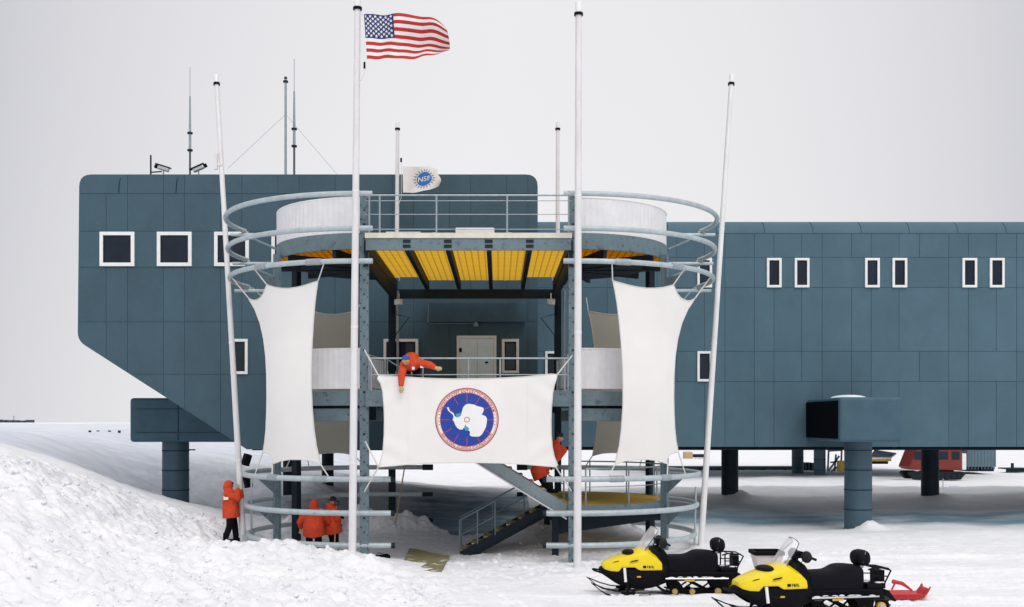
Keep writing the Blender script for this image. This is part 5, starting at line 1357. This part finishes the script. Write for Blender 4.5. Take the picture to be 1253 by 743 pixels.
tub = obj('cargo_tub', mb, M['hood_w'], None, bevel=.02); rebase(tub, (x0_, 22.9, z0_)); tag(tub, 'pale tapered tub with a black rim riding on the cargo sled', 'tub')
mb = MB()
for a, b in zip(hi4, hi4[1:] + hi4[:1]): mb.beam(V(a) + V((0, 0, .01)), V(b) + V((0, 0, .01)), .045, .075)
obj('rim', mb, M['black'], tub)
# red sled
gz = H1(8.5, 23.2)
t = thing('pulk_sled', 'small red plastic sled lying behind the tail of the nearer snowmobile', 'sled', (8.4, 23.2, gz))
mb = MB(); pr_ = [(7.75, .05), (7.9, .02), (8.75, .02), (8.88, .06), (8.95, .16), (8.985, .23)]; vs = []
for x, z in pr_:
    hw = .24 if x < 8.9 else .21; up = .11 if x < 8.8 else .05
    for y, dz in ((-hw - .05, up), (-hw, up), (-hw + .04, .0), (hw - .04, .0), (hw, up), (hw + .05, up)): vs.append((x, 23.2 + y, gz + z + dz))
mb.add(vs, [(i * 6 + j, i * 6 + j + 1, i * 6 + j + 7, i * 6 + j + 6) for i in range(len(pr_) - 1) for j in range(5)])
o = obj('tray', mb, M['redpl'], t, True); sd = o.modifiers.new('t', 'SOLIDIFY'); sd.thickness = .015
mb = MB(); mb.tube([P(1092, 711.5, 23.0), P(1104, 714, 23.0), P(1116, 722.5, 23.05)], [.045, .04, .018], 8); mb.tube([P(1096, 712, 23.0), P(1091, 722, 23.0)], .02, 8); obj('tow_bar', mb, M['redpl'], t, True)

# ------------------------------------------------------------------ things lying about
q = [(501, 671), (551, 680), (538, 703), (490, 696)]
pts = []
for px, y in q:
    Y = F * (CZ - .05) / (y - HY); pts.append(P(px, y, Y))
mb = MB(); N_ = 8; vs = []
for i in range(N_ + 1):
    for j in range(N_ + 1):
        a = pts[0].lerp(pts[1], i / N_); b = pts[3].lerp(pts[2], i / N_); c = a.lerp(b, j / N_); vs.append((c.x, c.y, c.z + .012 * math.sin(i * .9 + j * .5)))
mb.add(vs, [(i * (N_ + 1) + j, i * (N_ + 1) + j + 1, (i + 1) * (N_ + 1) + j + 1, (i + 1) * (N_ + 1) + j) for i in range(N_) for j in range(N_)])
ply = obj('plywood_sheet', mb, M['ply'], None); sd = ply.modifiers.new('t', 'SOLIDIFY'); sd.thickness = .018; rebase(ply, (pts[0] + pts[2]) / 2); tag(ply, 'olive plywood sheet lying on the snow before the stairs, dusted with snow', 'plywood sheet')
c = P(466, 683.5, 29.4); mb = MB(); mb.sphere(c, .2, (1.15, .7, .5), 12, 8); mb.sphere(c + V((.14, .05, .03)), .12, (1, .8, .8)); mb.limb(c + V((-.2, 0, .0)), c + V((-.28, 0, -.04)), .06, .05)
me_ = remesh(mb, .02, 1, 'tool_bag'); bag = obj('tool_bag', me_, M['vinyl'], None, True); rebase(bag, c - V((0, 0, .1))); tag(bag, 'small black bag lying on the snow near the left front column', 'bag')
mb = MB(); mb.tube([c + V((-.15, 0, .06)), c + V((-.05, -.02, .16)), c + V((.1, 0, .1))], .012, 6); obj('strap', mb, M['rubber'], bag, True)
# bamboo poles leaning on the rear left column
mb = MB(); mb.tube([P(497, 560, 36.3), P(484, 640, 35.2)], .022, 8); bam = obj('bamboo_pole', mb, M['wood'], None, True); rebase(bam, P(484, 640, 35.2)); tag(bam, 'bamboo pole leaning behind the banner next to the rear left column', 'pole')

# ------------------------------------------------------------------ far things under and beyond the building
def gl(px, Y): x = (px - HX) * Y / F; return V((x, Y, H1(x, Y)))
Y = 72; s_ = Y / F; g = gl(1146, Y); xa, xb = (1112.5 - HX) * s_, (1177 - HX) * s_; z = lambda y: CZ - (y - HY) * s_
t = thing('tracked_carrier', 'red boxy tracked snow vehicle seen beneath the building', 'snow vehicle', (g.x, Y, z(587)))
mb = MB(); mb.prism([(xa, Y, z(572)), (xa + .1, Y, z(567)), (xa + .42, Y, z(552)), (xa + .55, Y, z(544)), (xb, Y, z(544)), (xb, Y, z(576)), (xa + .2, Y, z(575))], (0, 2.0, 0)); bd = obj('cab', mb, M['vred'], t, bevel=.05)
mb = MB()
for a, b in ((1118.5, 1127), (1129, 1136), (1149, 1160), (1164.5, 1174)): mb.box2(((a - HX) * s_, Y - .02, z(562.5)), ((b - HX) * s_, Y + .03, z(552.5)))
obj('cab_window', mb, M['pane'], bd)
mb = MB()
for q_ in (0, 1.5):
    for a, b in ((1114, 1131), (1137, 1179)):
        x0_, x1_ = (a - HX) * s_, (b - HX) * s_; zl, zh = z(587), z(577)
        mb.prism([(x0_ - .1, Y - .15 + q_, zh - .12), (x0_ + .25, Y - .15 + q_, zl), (x1_ - .25, Y - .15 + q_, zl), (x1_ + .1, Y - .15 + q_, zh - .12), (x1_ - .1, Y - .15 + q_, zh), (x0_ + .1, Y - .15 + q_, zh)], (0, .5, 0))
tk = obj('track', mb, M['rubber'], t)
mb = MB()
for a in (1117, 1123, 1128, 1142, 1150, 1158, 1166, 1173): x = (a - HX) * s_; mb.cyl((x, Y - .19, z(583)), (x, Y - .14, z(583)), .16, n=12)
obj('road_wheel', mb, M['dark'], tk)
mb = MB(); mb.box2((xb + .02, Y, z(575)), (xb + .3, Y + 1.9, z(555))); obj('rear_locker', mb, M['white'], t, bevel=.03)
Y = 82; s_ = Y / F; z = lambda y: CZ - (y - HY) * s_
t = thing('container_hut', 'grey-blue container hut on skids right of the red vehicle', 'hut', gl(1200, Y))
mb = MB(); mb.box2(((1183 - HX) * s_, Y, z(571.5)), ((1219 - HX) * s_, Y + 4, z(535))); hut = obj('hut_body', mb, M['container'], t, bevel=.04)
mb = MB()
for k in range(9): x = (1185 + k * 4 - HX) * s_; mb.box((x, Y - .015, z(557)), (.05, .03, 2.1))
obj('wall_rib', mb, M['container'], hut)
mb = MB()
for a, b in ((1184, 1198), (1202, 1217)): mb.box2(((a - HX) * s_, Y + .1, z(577)), ((b - HX) * s_, Y + 3.8, z(571.8)))
obj('skid', mb, M['dark'], t)
Y = 78; s_ = Y / F; z = lambda y: CZ - (y - HY) * s_
t = thing('flat_trailer', 'pale flat sled trailer with yellow edge far behind the big column', 'trailer', gl(1078, Y))
mb = MB(); mb.prism([(P(1064, 561, Y)), P(1090, 561.5, Y), P(1097, 556, Y + 3), P(1070, 552, Y + 3)], (0, 0, .1)); obj('deck', mb, M['corr'], t)
mb = MB(); mb.box2(((1064 - HX) * s_, Y - .1, z(564.5)), ((1090 - HX) * s_, Y, z(561.6))); obj('yellow_edge', mb, M['wheel'], t)
mb = MB(); mb.box2(((1065 - HX) * s_, Y + .2, z(568)), ((1088 - HX) * s_, Y + 2, z(564.5))); obj('runner', mb, M['dark'], t)
Y = 80; s_ = Y / F; z = lambda y: CZ - (y - HY) * s_
t = thing('cargo_rack', 'tangle of grey frames and a yellow drum stacked left of the big column', 'cargo rack', gl(1022, Y))
mb = MB()
for a, b in (((1013, 577), (1014, 548)), ((1029, 577), (1030, 548)), ((1014, 552), (1030, 551)), ((1014, 576), (1027, 558)), ((1016, 566), (1030, 564)), ((1021, 577), (1023, 556)), ((1017, 577), (1029, 568))): mb.beam(P(*a, Y), P(*b, Y), .11, .11)
rk = obj('frame', mb, M['beam'], t)
mb = MB(); c = P(1028.5, 568, Y - .4); mb.cyl(c - V((0, 0, .5)), c + V((0, 0, .25)), .26); obj('drum', mb, M['wheel'], t, True)
t = thing('dark_crate', 'dark low crate on the snow between two far columns', 'crate', gl(990, 86))
mb = MB(); Y = 86; s_ = Y / F; mb.box2(((984 - HX) * s_, Y, CZ - 59 * s_), ((997 - HX) * s_, Y + 1.5, CZ - 49.5 * s_)); cr_ = obj('crate_body', mb, M['dark'], t, bevel=.04)
mb = MB()
for px in (986, 990, 994): mb.box(((px - HX) * s_, Y - .02, CZ - 54 * s_), (.1, .03, .58))
obj('batten', mb, M['beam'], cr_)
Y = 84; s_ = Y / F
t = thing('low_sled', 'low dark sled with a short post at the far right under the building', 'sled', gl(1243, Y))
mb = MB(); mb.box2(((1232 - HX) * s_, Y, CZ - 57.5 * s_), ((1262 - HX) * s_, Y + 1.5, CZ - 56 * s_)); obj('bed', mb, M['dark'], t)
mb = MB(); mb.box2(((1240.5 - HX) * s_, Y + .3, CZ - 55.9 * s_), ((1243 - HX) * s_, Y + .5, CZ - 50 * s_)); obj('post', mb, M['dark'], t)
mb = MB(); mb.box2(((1233 - HX) * s_, Y + .1, CZ - 61 * s_), ((1260 - HX) * s_, Y + .3, CZ - 57.6 * s_)); obj('runner', mb, M['dark'], t)
Y = 118; t = thing('cargo_bundle', 'tiny tan strapped cargo bundle far away beside the right leaning pole', 'cargo', gl(845, Y)); s_ = Y / F
mb = MB(); mb.box2(((838 - HX) * s_, Y, CZ - 45.5 * s_), ((848 - HX) * s_, Y + 1.4, CZ - 36 * s_)); bn = obj('load', mb, M['wood'], t, bevel=.12)
mb = MB(); mb.box2(((850 - HX) * s_, Y, CZ - 43 * s_), ((864 - HX) * s_, Y + 1, CZ - 39 * s_)); mb.box2(((848.2 - HX) * s_, Y + .2, CZ - 42 * s_), ((851 - HX) * s_, Y + .5, CZ - 40 * s_)); obj('hitch', mb, M['dark'], t)
Y = 90; mb = MB(); s_ = Y / F; mb.tube([V(((690 - HX) * s_, Y, -.02)), V(((990 - HX) * s_, Y, -.02))], .17, 10); pp = obj('pipeline', mb, M['beam'], None, True); rebase(pp, (((840 - HX) * s_, Y, -.2))); tag(pp, 'long grey pipe lying on the snow far beyond the building', 'pipe')
mb = MB()
for k in range(12): mb.box(((700 + k * 26 - HX) * s_, Y, -.16), (.2, .6, .14))
obj('pipe_support', mb, M['dark'], pp)
a, b = gl(1153.7, 58), V(P(1153.9, 586, 58)); mb = MB(); mb.tube([a - V((0, 0, .1)), b], .025, 6); o = obj('marker_stake', mb, M['rope'], None, True); rebase(o, a); tag(o, 'thin pale marker stake beside the far right column', 'stake')
a = gl(1162, 60); b = P(1184, 596, 63); mb = MB(); mb.tube([a + V((0, 0, .03)), b], .03, 6); mb.limb(b - V((.4, 0, .05)), b, .05, .05); o = obj('lying_stake', mb, M['beam'], None, True); rebase(o, a); tag(o, 'fallen grey stake lying on the snow right of the far column', 'stake')
# sheds on the horizon
Y = 950; s_ = Y / F
t = thing('distant_sheds', 'row of tiny dark sheds on the left horizon', 'shed', V(((12 - HX) * s_, Y, 2.5)))
mb = MB(); r_ = random.Random(2)
for k in range(8): a = -22 + k * 7; hh = r_.uniform(.6, 2.6); mb.box2(((a - HX) * s_, Y + k, 2.4), ((a + r_.uniform(4, 7.5) - HX) * s_, Y + 6 + k, 3.9 + hh))
sh = obj('shed_block', mb, M['farblue'], t)
mb = MB(); mb.cyl(((17 - HX) * s_, Y, 4), ((17 - HX) * s_, Y, 9.5), .25, n=6); obj('mast', mb, M['farblue'], t)
r_ = random.Random(4)
for px, y in ((110, 521.5), (120, 522), (134, 520.5), (146, 519.8), (62, 519)):
    p = P(px, y, 64 if px > 70 else 70); p.z = H1(p.x, p.y) + .1; mb = MB(); mb.cyl(p - V((0, 0, .2)), p + V((0, 0, .06)), .08, n=10); o = obj('marker_drum', mb, M['dark'], None, True); rebase(o, p - V((0, 0, .1)))
    tag(o, 'tiny dark drum half buried on the crest of the left snow bank', 'drum', 'drums on the left snow bank')
    mb = MB(); mb.cyl(p + V((0, 0, .061)), p + V((0, 0, .09)), .085, n=10); obj('lid', mb, M['beam'], o, True)

split_pass([o for o in list(SC.objects) if o not in set(m1.children_recursive) | set(m2.children_recursive)])
